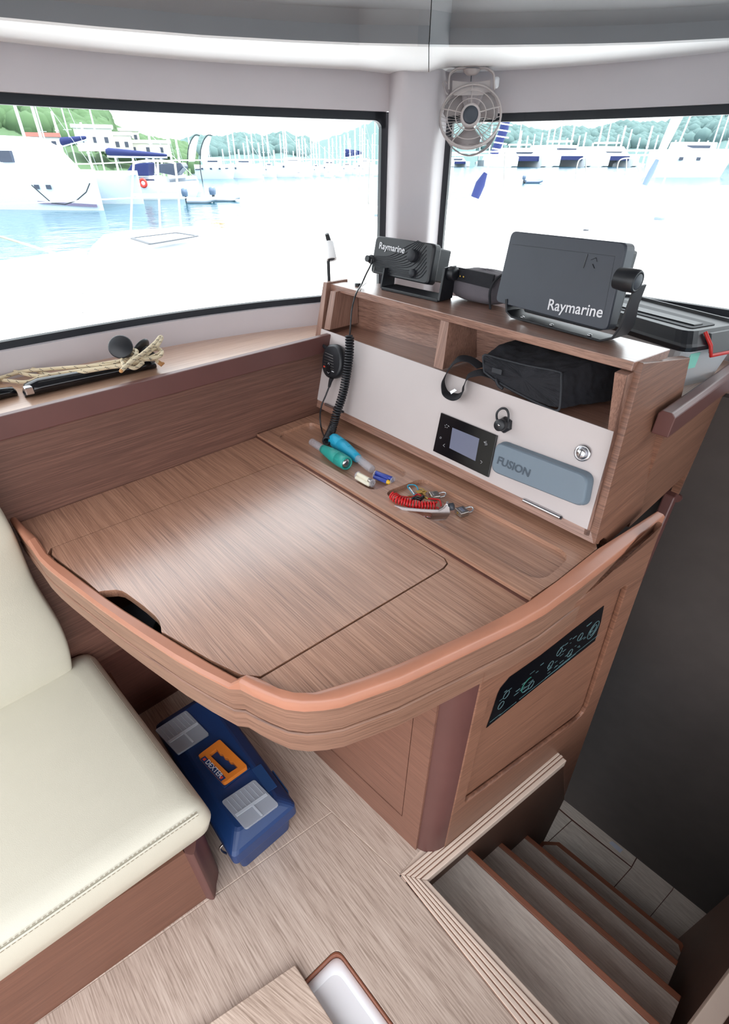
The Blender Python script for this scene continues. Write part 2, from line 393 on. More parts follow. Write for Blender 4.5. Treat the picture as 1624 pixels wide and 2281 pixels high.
lp([a1+V((-.3, .0, 0)), a1+dn1*.35+V((-.2, 0, 0)), a1+dn1*.35, a1]); lp([a1+V((-.3, .004, 0)), a1+V((-.3, .15, 0)), a2+V((0, .15, 0)), a2+V((0, .004, 0)), a1+V((0, .004, 0))])
lp([c0+V((0, .004, 0)), c0+V((0, .12, 0)), c0+V((.3, .12, 0)), c0+V((.3, .004, 0))])
tag(B().prism([Z(1356, 1877, zl), Z(1364, 1874, zl), Z(1388, 1893, zl), Z(1381, 1900, zl)], (0, 0, .0012)).build('paper_label', 'label'), 'small white paper label stuck on the lower floor by the dark wall', 'label')
w0, w1 = Z(1258, 1783, zl), Z(1617, 2070, zl); wd = (w1-w0).normalized()
struct(B().prism([w0-wd*.5, w1+wd*1.2, w1+wd*1.2+V((0, .03, 0)), w0-wd*.5+V((0, .03, 0))], (0, 0, 1.93)).build('wall_hull', 'darkwall'))
struct(B().prism([(XR, .3, -1), (XR+.02, .3, -1), (XR+.02, 1.25, -1), (XR, 1.25, -1)], (0, 0, .985)).build('wall_stair_right', 'brownw'))
struct(B().prism([w1+V((.02, 0, 0)), w1+V((.04, 0, 0)), V((XR+.04, 1.22, zl)), V((XR+.02, 1.22, zl))], (0, 0, .98)).build('wall_passage', 'darkwall'))
SPa, SPb = Z(990.5, 1889), Z(1244.2, 1676); SPn = (SPb-SPa).cross(UPZ).normalized()
if SPn.x < 0: SPn = -SPn
SP = plane(SPa, SPn)
# wall of the stairwell below the trim
pl_a = V((SPa.x-.002, .40, -1)); far = SP(1255, 1780); botz = -1.0
q0 = SPa+(SPa-SPb).normalized()*.14
wp = [V((q0.x, q0.y, -.03)), V((q0.x, q0.y, botz)), SP(1203, 1888, -.002), SP(1256, 1779, -.002), SP(1254, 1700, -.002)]
wp[2] = V((wp[2].x, wp[2].y, botz)) if wp[2].z < botz else wp[2]
struct(B().prism([p+SPn*.002 for p in wp], SPn*-.02).build('wall_stair_left', 'brownw'))
struct(B().prism([V((q0.x-.05, q0.y, -1)), V((XR, q0.y, -1)), V((XR, q0.y-.015, -1)), V((q0.x-.05, q0.y-.015, -1))], (0, 0, .965)).build('wall_stair_back', 'brownw'))
# ---- windows, coachroof wall
ZL = .985
W1 = [V((-1.30, -1.4, 0)), V((-1.345, -.5, 0)), V((-1.36, .13, 0)), V((-1.352, .5, 0)), V((-1.31, .76, 0)), V((-1.25, .96, 0))]
pe = VX(862, 400, -1.175); W1.append(V((pe.x, pe.y, 0)))
W1s = smoothpath(W1, 5)
d985 = VX(985, 400, -1.13); W2 = [V((d985.x, d985.y, 0)), V((-.85, 1.455, 0)), V((-.45, 1.515, 0)), V((.1, 1.55, 0)), V((.9, 1.56, 0)), V((2.3, 1.5, 0))]
W2s = smoothpath(W2, 4)
r888 = ray(889, 400); r962 = ray(961, 400)
pp = [W1s[-1]]
def at_d(u, d): r = ray(u, 400); h_ = V((r.x, r.y, 0)).normalized(); return h_*d
PB = [at_d(872, 1.62), at_d(884, 1.595), at_d(900, 1.59), at_d(950, 1.615), at_d(965, 1.64), at_d(976, 1.71)]
PB = smoothpath([W1s[-1]]+PB+[W2s[0]], 4)
def strip(path, z0, z1, th=.03, inset=0.0):
    """vertical wall strip along a footprint, thickness outward"""
    b = B(); n = len(path); nn = []
    for i in range(n):
        t = (path[min(i+1, n-1)]-path[max(i-1, 0)]).normalized(); q = V((-t.y, t.x, 0)); 
        if q.dot(path[i]) < 0: q = -q
        nn.append(q)
    loops = [[path[i]+nn[i]*inset+UPZ*z0, path[i]+nn[i]*inset+UPZ*z1, path[i]+nn[i]*(inset+th)+UPZ*z1, path[i]+nn[i]*(inset+th)+UPZ*z0] for i in range(n)]
    vs = [p for l in loops for p in l]; fs = []
    for i in range(n-1):
        for j in range(4):
            a = i*4+j; c = i*4+(j+1) % 4; fs.append((a, c, c+4, a+4))
    fs += [(0, 1, 2, 3), ((n-1)*4+3, (n-1)*4+2, (n-1)*4+1, (n-1)*4)]
    b.add(vs, fs, False); return b
def smooth_obj(o, ang=35):
    for p in o.data.polygons: p.use_smooth = True
    if hasattr(o.data, 'set_sharp_from_angle'): o.data.set_sharp_from_angle(angle=math.radians(ang))
    return o
wl = struct(smooth_obj(strip(W1s, ZL, 1.046, .05).build('wall_left', 'white')))
smooth_obj(strip(W1s, 1.500, 1.66, .05).build('header', 'white', parent=wl))
smooth_obj(strip(PB, .9, 1.66, .05).build('corner_post', 'white', parent=wl))
wf = struct(smooth_obj(strip(W2s, ZL-.01, 1.082, .05).build('wall_front', 'white')))
smooth_obj(strip(W2s, 1.500, 1.66, .05).build('header', 'white', parent=wf))
def window(name, path, z0, z1, top=.018, bot=.016, side=.012, ends=(0, 1)):
    o = strip(path, z1-top, z1, .018, .016)
    for s in (strip(path, z0, z0+bot, .018, .016),):
        o.add(s.v, s.f)
    if ends[0]: a, c = path[0], path[1]; d = (c-a).normalized()*side; s = strip([a-d*1.5, a+d], z0, z1, .018, .016); o.add(s.v, s.f)
    if ends[1]: a, c = path[-1], path[-2]; d = (c-a).normalized()*side; s = strip([a+d, a-d*1.5], z0, z1, .018, .016); o.add(s.v, s.f)
    w_ = struct(o.build(name, 'seal')); g = strip(path, z0+.004, z1-.004, .004, .036).build('pane', 'glass', parent=w_); return w_
win1 = window('window_1', W1s, 1.046, 1.500, ends=(1, 1))
win2 = window('window_2', W2s, 1.082, 1.500, ends=(1, 1))
# rounded corner gussets of the window seal
e = W1s[-1]; d = (W1s[-2]-e).normalized(); t_ = V((-d.y, d.x, 0)); t_ = t_ if t_.dot(e) > 0 else -t_
c_ = [e+t_*.016+UPZ*1.5, e+t_*.016+UPZ*1.5+d*.035]
arc = [e+t_*.016+d*(.035-.023*math.sin(a))+UPZ*(1.5-.035+.017*math.cos(a)) for a in [math.pi/2*k/6 for k in range(7)]]
B().prism([c_[0], c_[1]]+arc+[e+t_*.016+UPZ*(1.5-.035)], t_*.018).build('corner_gusset', 'seal', parent=win1)
# ledges
led = [V((-1.105, -1.4, 0)), V((-1.105, 1.02, 0)), V((-.98, 1.3, 0)), V((-.85, 1.46, 0))]
bk = [p+V((p.x, p.y, 0)).normalized()*.03 for p in W1s]
lo = [V((p.x, p.y, ZL-.02)) for p in [V((-1.108, -1.4, 0)), V((-1.108, 1.0, 0)), V((-.99, 1.25, 0))]+[p+V((.0, .02, 0)) for p in reversed(PB)]+list(reversed(bk))]
struct(B().prism(lo, (0, 0, .02)).build('floor_ledge_left', 'ledge'))
lo2 = [V((p.x, p.y, ZL-.02)) for p in [V((-.26, 1.0, 0)), V((-.26, 1.08, 0)), V((-.98, 1.09, 0)), V((-1.02, 1.28, 0))]+[p+V((0, .03, 0)) for p in W2s[1:]]+[V((2.3, 1.1, 0)), V((-.16, 1.0, 0))]]
lo2 = [V((-.98, 1.12, ZL-.02)), V((-1.03, 1.26, ZL-.02))]+[V((p.x, p.y+.03, ZL-.02)) for p in W2s[1:3]]+[V((-.256, 1.56, ZL-.02)), V((-.256, 1.12, ZL-.02))]
struct(B().prism(lo2, (0, 0, .0195)).build('floor_ledge_front', 'ledge'))
# settle back panel and its dark cap
wb = struct(B().prism([(-1.107, -1.0, .3), (-1.107, 1.02, .3), (-1.107, 1.02, .985), (-1.107, -1.0, .985)], (-.015, 0, 0)).build('wall_settle', 'backp'))
B().prism([(-1.094, -1.0, .957), (-1.094, .93, .957), (-1.094, .93, 1.003), (-1.094, -1.0, 1.003)], (-.02, 0, 0)).build('cap_rail', 'capm', parent=wb, bevel=.003)
# bulkhead right of the shelf unit
BH = plane((-.252, 0, 0), (1, 0, 0))
yb0 = .86
pts = [V((-.252, .80, .79)), V((-.252, .80, .95)), BH(1511, 925), BH(1624, 862)+V((0, 0, -.01)), V((-.252, 1.56, 1.0)), V((-.252, 1.56, BH(1624, 1015).z+.01)), BH(1624, 1015), BH(1507, 1110), V((-.252, BH(1485, 1160).y, .79))]
pts[0] = V((-.252, .80, .787))
bhw = struct(B().prism([V((-.252, 1.055, .787)), V((-.252, 1.055, .985)), V((-.252, 1.56, .985)), V((-.252, 1.56, BH(1624, 1015).z+.02)), BH(1624, 1015), BH(1507, 1110), V((-.252, BH(1507, 1110).y, .72)), V((-.252, 1.055, .72))], (-.02, 0, 0)).build('wall_right', 'side'))
cp = [BH(1514, 905), BH(1503, 975), BH(1624, 908), BH(1624, 838)]
zc0, zc1 = .975, 1.012
yc = Z(1512, 925, zc1).y
B().prism([(-.268, yc, zc0-.012), (-.236, yc, zc0-.012), (-.236, yc, zc1-.008), (-.244, yc, zc1), (-.262, yc, zc1), (-.268, yc, zc1-.006)], (0, 1.56-yc, 0)).build('cap_rail', 'capm', parent=bhw, bevel=.002)
ra_, rb_ = BH(1507, 1110), BH(1624, 1015); dd = (rb_-ra_).normalized()
B().tube([ra_, ra_+dd*.5], .012, 10).build('lower_rail', 'capm', parent=bhw)
B().prism([ra_+V((0, -.02, .012)), ra_+V((0, .012, .016)), SP(1255, 1720)+V((-.01, .03, 0)), SP(1245, 1720)+V((-.01, 0, 0))], (-.03, 0, 0)).build('end_post', 'capm', parent=bhw, bevel=.004)
# ---- soffit and headliner
us = [(-300, 5, 62), (0, 45, 92), (225, 66, 117), (450, 84, 137), (650, 95, 149), (800, 101, 156), (930, 104, 160), (1000, 105, 160.5), (1100, 105.5, 158), (1300, 103, 146), (1450, 99, 133), (1624, 90, 114), (1900, 70, 70)]
foot = W1s+PB[1:-1]+W2s
def wallhit(u, v):
    r = ray(u, v); best = None
    for a, c in zip(foot[:-1], foot[1:]):
        ex, ey = c.x-a.x, c.y-a.y; det = r.x*(-ey)+ex*r.y
        if abs(det) < 1e-9: continue
        t = (a.x*(-ey)+ex*a.y)/det; s = (r.x*a.y-r.y*a.x)/det
        if t > 0 and -.02 <= s <= 1.02:
            p = CAM+r*t
            if best is None or (p-CAM).length < (best-CAM).length: best = p
    return best
def soffit(name, rows):
    L0 = []
    for u, vf, vb in rows:
        wp_ = wallhit(u, vb)
        if wp_ is None: continue
        z = wp_.z; f = Z(u, vf, z); o_ = V((wp_.x, wp_.y, 0)).normalized(); w_ = wp_+V((o_.x, o_.y, 0))*.05; inn = V((-o_.x, -o_.y, 0))
        L0.append([w_, f, f+inn*.004+UPZ*.003, f+inn*.004+UPZ*.028, f+inn*.03+UPZ*.045, f+inn*.5+UPZ*.09, w_+UPZ*.14])
    o = B().loft(L0, smooth=False).build(name, 'soffit'); smooth_obj(o, 25)
    me = o.data; me.materials.append(M['ceil']); n = 7
    for p in me.polygons:
        cz = [v for v in p.vertices]
        if len(cz) == 4:
            js = sorted({v % 7 for v in cz})
            if js in ([3, 4], [4, 5], [2, 3], [5, 6]): p.material_index = 1
    return struct(o), L0
iseam = [r for r in us if r[0] <= 930]+[(954.5, 104.5, 160.3)]
sf1, LA = soffit('ceiling_soffit_left', [us[0]]+iseam[1:])
seam = [(956.5, 104.5, 160.3)]+[r for r in us if r[0] >= 1000]
sf2, LB = soffit('ceiling_soffit_right', seam)
struct(B().prism([(-1.42, -.35, 1.70), (1.3, -.35, 1.70), (2.3, 1.56, 1.70), (-.3, 1.6, 1.70), (-1.0, 1.5, 1.70), (-1.25, 1.2, 1.70), (-1.42, .6, 1.70)], (0, 0, .03)).build('ceiling', 'ceil'))
# soffit screw cover
p = Z(876, 133, LA[-3][1].z); B().lathe(p+V((0, 0, .001)), (0, 0, -1), [(0, .0045), (.003, .004), (.0045, .002)], 12).build('screw_cover', 'white', parent=sf1)
# ---- the rest of the saloon behind the camera
struct(B().prism([(-1.12, -2.3, 0), (-1.12, 1.0, 0), (-1.14, 1.0, 0), (-1.14, -2.3, 0)], (0, 0, .96)).build('wall_port_low', 'dark'))
# ================================================================== CHART TABLE
ct = thing('chart_table', 'large brown wooden chart table with lift-up lid and raised rounded rim', 'table', (-.7, .4, 0))
ZH = .79
hi_out = [Z(*p, ZH) for p in [(531, 1515.8), (560, 1531), (589, 1543.8), (632, 1560), (675.5, 1565), (718.6, 1562), (761.7, 1554.6), (820, 1534), (891, 1509), (1020, 1449), (1100, 1411), (1160, 1382), (1221, 1348.6), (1300, 1291), (1390, 1221), (1483, 1148)]]
hi_in = [Z(*p, ZH) for p in [(552.7, 1500.7), (571, 1506.5), (589, 1513.6), (615, 1528.7), (654, 1540), (697, 1540), (745, 1526), (800, 1509), (891, 1474.8), (1000, 1427), (1060, 1400), (1110, 1375), (1177, 1338), (1240, 1293), (1330, 1222), (1462, 1138)]]
lo_out = [Z(*p, .777) for p in [(83.5, 1242), (104, 1262), (129, 1282), (170, 1313), (215.5, 1347), (258, 1377), (302, 1407), (345, 1435), (388, 1463), (448, 1497), (508, 1527)]]
lo_in = [Z(*p, .777) for p in [(105, 1231.5), (125, 1249), (145, 1263), (190, 1297), (232, 1328), (276, 1357.7), (318, 1384), (358, 1409), (405, 1438), (465, 1474), (531, 1510)]]
L0_out = [Z(*p, ZH) for p in [(-60, 1052), (-20, 1105), (14.7, 1148), (38, 1178), (59, 1204)]]
L0_in = [Z(*p, ZH) for p in [(-38, 1050), (0, 1108), (32, 1148), (56, 1173), (81, 1196)]]
def railseg(o_, i_, zt, zb=.69, caps=True):
    loops = []
    for a, c in zip(o_, i_):
        t = (a-c); t.z = 0; t.normalize()
        zt_ = a.z
        loops.append([V((c.x, c.y, .768)), V((c.x, c.y, zt_-.003)), V((c.x, c.y, zt_))+t*.003, V((a.x, a.y, zt_))-t*.005, V((a.x, a.y, zt_-.004)), V((a.x, a.y, .768))])
    return B().loft(loops, smooth=False)
b = railseg(hi_out, hi_in, ZH); 
o = b.build('raised_rim', 'rail', parent=ct); smooth_obj(o, 50)
o = railseg(L0_out, L0_in, ZH).build('raised_rim', 'rail', parent=ct); smooth_obj(o, 50)
so_, si_ = [L0_out[-1]]+lo_out+[hi_out[0]], [L0_in[-1]]+lo_in+[hi_in[0]]
# ramps at both steps
o = railseg(so_, si_, .777).build('low_rim', 'rail', parent=ct); smooth_obj(o, 25)
# apron band under the rim: upper and lower band with a cut line between
def dropz(pxs, guide):
    return None
outl = L0_out+lo_out+hi_out
outl = [V((p.x, p.y, 0)) for p in outl]
n_ = len(outl)
def bandat(i): # lower edge height of the apron along the outline
    f = i/(n_-1); return .70-.035*min(1, max(0, (f-.1)/.5))
def band(z0f, z1f, th, off, name, mat):
    loops = []
    for i, p in enumerate(outl):
        t = (outl[min(i+1, n_-1)]-outl[max(i-1, 0)]).normalized(); q = V((t.y, -t.x, 0))
        if q.dot(V((-.6, .5, 0))-p) > 0: q = -q
        z0, z1 = z0f(i), z1f(i); a = p+q*off
        loops.append([a+UPZ*z0, a+UPZ*z1, a-q*th+UPZ*z1, a-q*th+UPZ*z0])
    o = B().loft(loops, smooth=False).build(name, mat, parent=ct); smooth_obj(o, 40)
    md = o.modifiers.new('bevel', 'BEVEL'); md.width = .0025; md.segments = 2; md.limit_method = 'ANGLE'; md.angle_limit = math.radians(50)
    return o
zb_ = bandat
band(lambda i: zb_(i)+(.77-zb_(i))*.46, lambda i: .7695, .02, -.0005, 'apron_upper_band', 'apron')
band(zb_, lambda i: zb_(i)+(.77-zb_(i))*.46-.0012, .024, .0012, 'apron_lower_band', 'apron')
# desktop with the opening for the lid
yb = .86
lid_px = [(115.5, 1220.6), (560, 1056), (612, 1036), (640, 1030), (668, 1040), (840, 1149), (970, 1231), (990, 1244), (996, 1255), (988, 1265), (960, 1282), (580, 1508.5)]
lidp = [Z(u, v, ZD) for u, v in lid_px]
inner_lo = [V((p.x, p.y, ZD)) for p in lo_in]
inner_hi = [V((p.x, p.y, ZD)) for p in hi_in]
lid_edge = [p for p in inner_lo if True]
lid_outline = lidp+[Z(536, 1503, ZD)]+[V((p.x, p.y, ZD)) for p in reversed(lo_in[1:])]
# desktop = left strip + top strip + right strip (one board with a notch open towards the rim)
def offs(pts, d):           # parallel offset of a closed outline, outward for d > 0
    n = len(pts); out = []; area = sum(pts[i].x*pts[(i+1) % n].y-pts[(i+1) % n].x*pts[i].y for i in range(n)); s = 1 if area > 0 else -1
    for i in range(n):
        a = (pts[i]-pts[i-1]).normalized(); c = (pts[(i+1) % n]-pts[i]).normalized(); t = (a+c).normalized()
        k = d/max(.4, math.sqrt((1+a.dot(c))/2)); out.append(pts[i]+V((t.y, -t.x, 0))*s*k)
    return out
c_l = sum(lid_outline, V((0, 0, 0)))/len(lid_outline)
lid_hole = offs(lid_outline, .0019)[:len(lidp)]
desk_out = [V((-1.105, L0_in[2].y+.002, ZD)), V((-1.105, yb, ZD)), V((-.262, yb, ZD))]+[p for p in reversed(inner_hi[:-1])]
desk_out = desk_out+[lid_hole[-1]]+list(reversed(lid_hole[:-1]))+[V((lo_in[0].x, lo_in[0].y, ZD)), V((L0_in[-1].x, L0_in[-1].y, ZD)), V((L0_in[3].x, L0_in[3].y, ZD))]
B().prism([p-UPZ*.018 for p in desk_out], (0, 0, .018)).build('desktop', 'desk', parent=ct, bevel=.0006, seg=1)
# lid with hand hole
notch = [Z(358, 1409, ZD), Z(357, 1398, ZD), Z(353, 1384, ZD), Z(344, 1373, ZD), Z(320, 1352, ZD), Z(285, 1326, ZD), Z(272, 1318, ZD), Z(258, 1315, ZD), Z(232, 1317, ZD), Z(219, 1319.5, ZD)]
lid_o = lidp+[Z(536, 1504, ZD), Z(466, 1470, ZD), Z(406, 1435, ZD), Z(364, 1411, ZD)]+notch+[Z(190, 1294, ZD), Z(146, 1261, ZD), Z(126, 1246, ZD), Z(114, 1236, ZD)]
lid_o = offs(lid_o, -.0012)
B().prism([p-UPZ*.016 for p in lid_o], (0, 0, .0165)).build('lid', 'lid', parent=ct, bevel=.0008, seg=1)
# dark compartment below the lid
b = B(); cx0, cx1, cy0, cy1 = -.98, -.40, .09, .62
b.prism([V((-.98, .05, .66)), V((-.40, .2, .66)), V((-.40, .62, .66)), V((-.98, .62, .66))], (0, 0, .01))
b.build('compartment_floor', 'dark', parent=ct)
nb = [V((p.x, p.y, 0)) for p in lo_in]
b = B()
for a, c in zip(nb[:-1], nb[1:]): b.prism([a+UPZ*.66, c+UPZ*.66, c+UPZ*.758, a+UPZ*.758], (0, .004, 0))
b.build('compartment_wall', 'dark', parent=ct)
bk_ = tag(B().prism([Z(275, 1365, .70), Z(306, 1349, .70), Z(356, 1382, .70), Z(340, 1420, .70)], (0, 0, .012)).build('notebook', 'grey', bevel=.001), 'dark grey notebook inside the chart table seen through the hand hole', 'book')
# raised tray board between the lid and the shelf unit
ZT = .785
tA, tB = Z(572.3, 966, ZT), Z(1190, 1336, ZT)
tray_out = [tA, Z(1183, 1332, ZT), Z(1240, 1293, ZT), V((Z(1330, 1222, ZT).x, Z(1330, 1222, ZT).y, ZT)), V((-.262, .875, ZT)), V((-1.1, .875, ZT)), V((-1.1, tA.y+.0, ZT))]
t1 = rnd([Z(612, 970, ZT), Z(693, 938, ZT), Z(915, 1054, ZT), Z(833, 1096, ZT)], [.03, .03, .03, .03])
t2_ = rnd([Z(852, 1098, ZT), Z(943, 1064, ZT), Z(1276, 1236, ZT), Z(1205, 1300, ZT)], [.028, .028, .035, .04])
sh_ = .0012
B().prism([p-UPZ*.0099 for p in tray_out], (0, 0, .0099), holes=[[p-UPZ*.0099 for p in t1], [p-UPZ*.0099 for p in t2_]]).build('tray_board', 'desk', parent=ct, bevel=.0015)
gr = [Z(575, 969, ZT), Z(1178, 1331, ZT)]
B().prism([tA+V((0, -.0055, -.0099)), V((tA.x, tA.y-.0005, ZT-.0099)), V((Z(1183, 1332, ZT).x, Z(1183, 1332, ZT).y-.0005, ZT-.0099)), Z(1183, 1332, ZT)+V((0, -.0055, -.0099))], (0, 0, .0022)).build('groove_shade_strip', 'dark', parent=ct)  # dark strip laid on the desktop, a groove's shade put into its colour
# side panel down to the floor with a routed recess
sp_out = [SP(1076, 1500), SP(1160, 1420), SP(1300, 1330), SP(1470, 1190), SP(1478, 1165), SP(1258, 1775), SP(1253, 1689), SP(1120, 1784), SP(990, 1889)]
rec = rnd([SP(1096, 1560), SP(1112, 1518), SP(1393, 1306), SP(1306, 1585), SP(1041, 1786)], [.012, .012, .02, .04, .01])
rec_r = [SP(1093, 1540), SP(1400, 1300), SP(1302, 1592), SP(1035, 1790)]
rec = rnd(rec_r, [.015, .02, .05, .015])
B().prism(sp_out, SPn*-.012, holes=[rec]).build('side_panel', 'side', parent=ct, bevel=.004, seg=3)
B().prism([p-SPn*.0123 for p in [SP(1080, 1500), SP(1410, 1270), SP(1300, 1610), SP(1020, 1810)]], SPn*-.01).build('recessed_panel', 'side', parent=ct)
# corner post: quarter round
pa, pb = Z(923.5, 1884.5), Z(990, 1887); pm = Z(957, 1899)
arc = [pa.lerp(pb, t)+(pm-pa.lerp(pb, .5))*(1-(2*t-1)**2) for t in [k/10 for k in range(11)]]
b = B(); sect = arc+[pb+V((-.02, .03, 0)), pa+V((0.01, .04, 0))]
b.loft([sect, [p+UPZ*.70 for p in sect]]); smooth_obj(b.build('corner_post', 'post', parent=ct), 40)
# cabinet front under the desk with a door
ca, cb = Z(700, 1675), Z(926, 1894); cdv = (cb-ca).normalized(); cn = V((cdv.y, -cdv.x, 0)); cn = cn if cn.dot(CAM-ca) > 0 else -cn
CF = plane(ca, cn); far_ = ca-cdv*.55
dtop = CF(920, 1604); dbot = CF(894.5, 1817)
d0 = V((far_.x, far_.y, dbot.z))+cdv*.1; 
door = [d0, V((dbot.x, dbot.y, dbot.z)), V((dtop.x, dtop.y, .66))+cdv*.0, V((d0.x, d0.y, .66))]
hole = [door[0]-cdv*.002-UPZ*.002, door[1]+cdv*.002-UPZ*.002, door[2]+cdv*.002+UPZ*.002, door[3]-cdv*.002+UPZ*.002]
B().prism([far_, cb, V((cb.x, cb.y, .69)), V((far_.x, far_.y, .69))], cn*-.018, holes=[hole]).build('cabinet_front', 'cab', parent=ct)
B().prism([p-cn*.0005 for p in door], cn*-.016).build('door', 'cab', parent=ct, bevel=.001)
B().prism([far_-cn*.0185, cb-cn*.0185, V((cb.x, cb.y, .6))-cn*.0185, V((far_.x, far_.y, .6))-cn*.0185], cn*-.005).build('carcass', 'trim', parent=ct)
# other dark pieces of the desk foot, below and behind
B().prism([far_, far_+V((-.6, 0, 0))-cn*0, V((far_.x-.6, far_.y, .69)), V((far_.x, far_.y, .69))], (0, .02, 0)).build('back_panel', 'dark', parent=ct)
# schematic sticker, dark with pale symbols
spx = [(1083, 1621), (1094, 1590), (1108, 1546), (1114, 1533), (1135, 1508), (1205, 1459), (1345, 1349), (1338, 1385), (1325, 1427), (1200, 1526)]
stk = B().prism([SP(u, v, -.0118) for u, v in spx], SPn*.0008)
sk = tag(stk.build('schematic_panel', 'blackg'), 'black glossy circuit diagram sheet in the recess of the side panel', 'panel')
M['dim'] = flat('print_dim', srgb(92, 124, 128), .5); M['green'] = flat('print_green', srgb(30, 110, 96), .5)
random.seed(3)
s_o = SP(1083, 1621, -.0108); s_x = (SP(1325, 1427, -.0108)-s_o); s_y = (SP(1108, 1546, -.0108)-s_o)
def spt(a, c): return s_o+s_x*a+s_y*c
def bar(bb, a, c, l, h_, ang=0):
    e1 = (s_x.normalized()*math.cos(ang)+s_y.normalized()*math.sin(ang))*l; e2 = (s_y.normalized()*math.cos(ang)-s_x.normalized()*math.sin(ang))*h_
    p = spt(a, c); bb.prism([p, p+e1, p+e1+e2, p+e2], SPn*.0003)
for a, c, l in ((.02, .10, .03), (.1, .07, .05), (.27, .08, .16), (.5, .1, .1), (.62, .13, .14)): b = B(); bar(b, a, c, l, .0012); b.build('print_line', 'dim', parent=sk)
for k in range(44):
    b = B(); bar(b, random.uniform(.03, .9), random.uniform(.2, .95), random.uniform(.004, .016), random.uniform(.0008, .0022)); b.build('print_mark', 'dim', parent=sk)
for a, c in ((.08, .45), (.1, .7), (.35, .3), (.5, .5), (.55, .75), (.7, .35), (.75, .7)):
    B().tube([spt(a, c)+(s_x.normalized()*math.cos(t)*.008+s_y.normalized()*math.sin(t)*.011) for t in [2*math.pi*k/14 for k in range(14)]], .0006, 4, closed=True).build('print_symbol', 'dim', parent=sk)
b = B(); b.tube([spt(.3, .45)+(s_x.normalized()*math.cos(t)*.016+s_y.normalized()*math.sin(t)*.02) for t in [math.pi*.4+2*math.pi*.5*k/14 for k in range(14)]], .0011, 4); b.build('print_arc', 'green', parent=sk)
b = B(); c_ = spt(.9, .55)
for r in (.012, .02): B().tube([c_+(s_x.normalized()*math.cos(t)*r*.8+s_y.normalized()*math.sin(t)*r*1.3) for t in [2*math.pi*k/18 for k in range(18)]], .0006, 4, closed=True).build('print_boat', 'dim', parent=sk)
# ================================================================== SHELF UNIT on the chart table
FPn = V((0, -1, .275)).normalized(); FPp = V((-.7, .836, .80)); FP = plane(FPp, FPn)
FX = V((1, 0, 0)); FY = V((0, .275, 1)).normalized()
un = thing('shelf_unit', 'brown wooden shelf unit with two open compartments above a pale front panel', 'shelf', (-.7, .95, .785))
def dep(p, y): return V((0, y-p.y, 0))
lq = [FP(681.2, 893.5), FP(720.5, 628), FP(735, 631.5), FP(697, 901)]
def panel(name, q, back, mat, bevel=.0012):     # an upright board: front edge q (4 points on the sloping face) run back to y=back
    b = B(); bq = [V((p.x, back(p) if callable(back) else back, p.z)) for p in q]
    b.loft([q, bq], smooth=False); return b.build(name, mat, parent=un, bevel=bevel)
panel('left_side', [FP(681.2, 893.5), FP(720.5, 628), FP(728, 630), FP(697.5, 901)], lambda p: 1.00, 'unitv')
# top board (its back edge follows the cabin wall)
zt = FP(720.5, 628).z
tb_f = [FP(720.5, 628), FP(1413, 806.5)]
ztt = (tb_f[0].z+tb_f[1].z)/2
tf0, tf1 = Z(720.5, 628, ztt), Z(1413, 806.5, ztt)
TOPZ = ztt
top = [tf0, tf1, V((tf1.x+.0, 1.12, ztt)), V((-.95, 1.12, ztt)), Z(845, 631, ztt), Z(735, 626.5, ztt)]
top = [tf0, tf1, V((-.289, 1.03, ztt)), V((-.80, 1.08, ztt)), Z(845, 631.5, ztt), Z(735, 627, ztt)]
B().prism([p-UPZ*.0165 for p in top], (0, 0, .0165)).build('top_board', 'unit', parent=un, bevel=.0012)
# right side board
rq = [FP(1390, 826), FP(1414, 804.5), FP(1434, 808.5), FP(1325, 1212), FP(1308, 1205)]
rq = [FP(1413.5, 805), FP(1434, 809), FP(1325, 1212), FP(1308, 1205)]
XB = rq[1].x
rb = [V((p.x+.03, 1.0, p.z)) for p in rq]
sideback = [VX(1538, 797, XB+.03), VX(1511, 918, -.245)]
rp = FP(1434, 809); rbm = FP(1325, 1212)
inn = V((-.018, 0, 0))
out4 = [rbm, rp, sideback[0], sideback[1], V((-.245, 1.0, .79)), V((rbm.x, .86, .79))]
SSn = (rp-rbm).cross(V((0, 1, 0))).normalized(); SS = plane(rbm, SSn)
s3 = SS(1511, 918)
def onS(y, z): k_ = (z-rbm.z)/(rp.z-rbm.z); return V((rbm.x+(rp.x-rbm.x)*k_, y, z))
B().prism([rbm, rp, SS(1538, 797), s3, onS(1.06, .92), onS(1.06, .765), onS(.885, .765), SS(1349, 1232), SS(1353, 1214), SS(1352, 1203), SS(1345, 1199), SS(1337, 1205), SS(1333, 1213)], inn).build('right_side', 'side', parent=un, bevel=.0015)
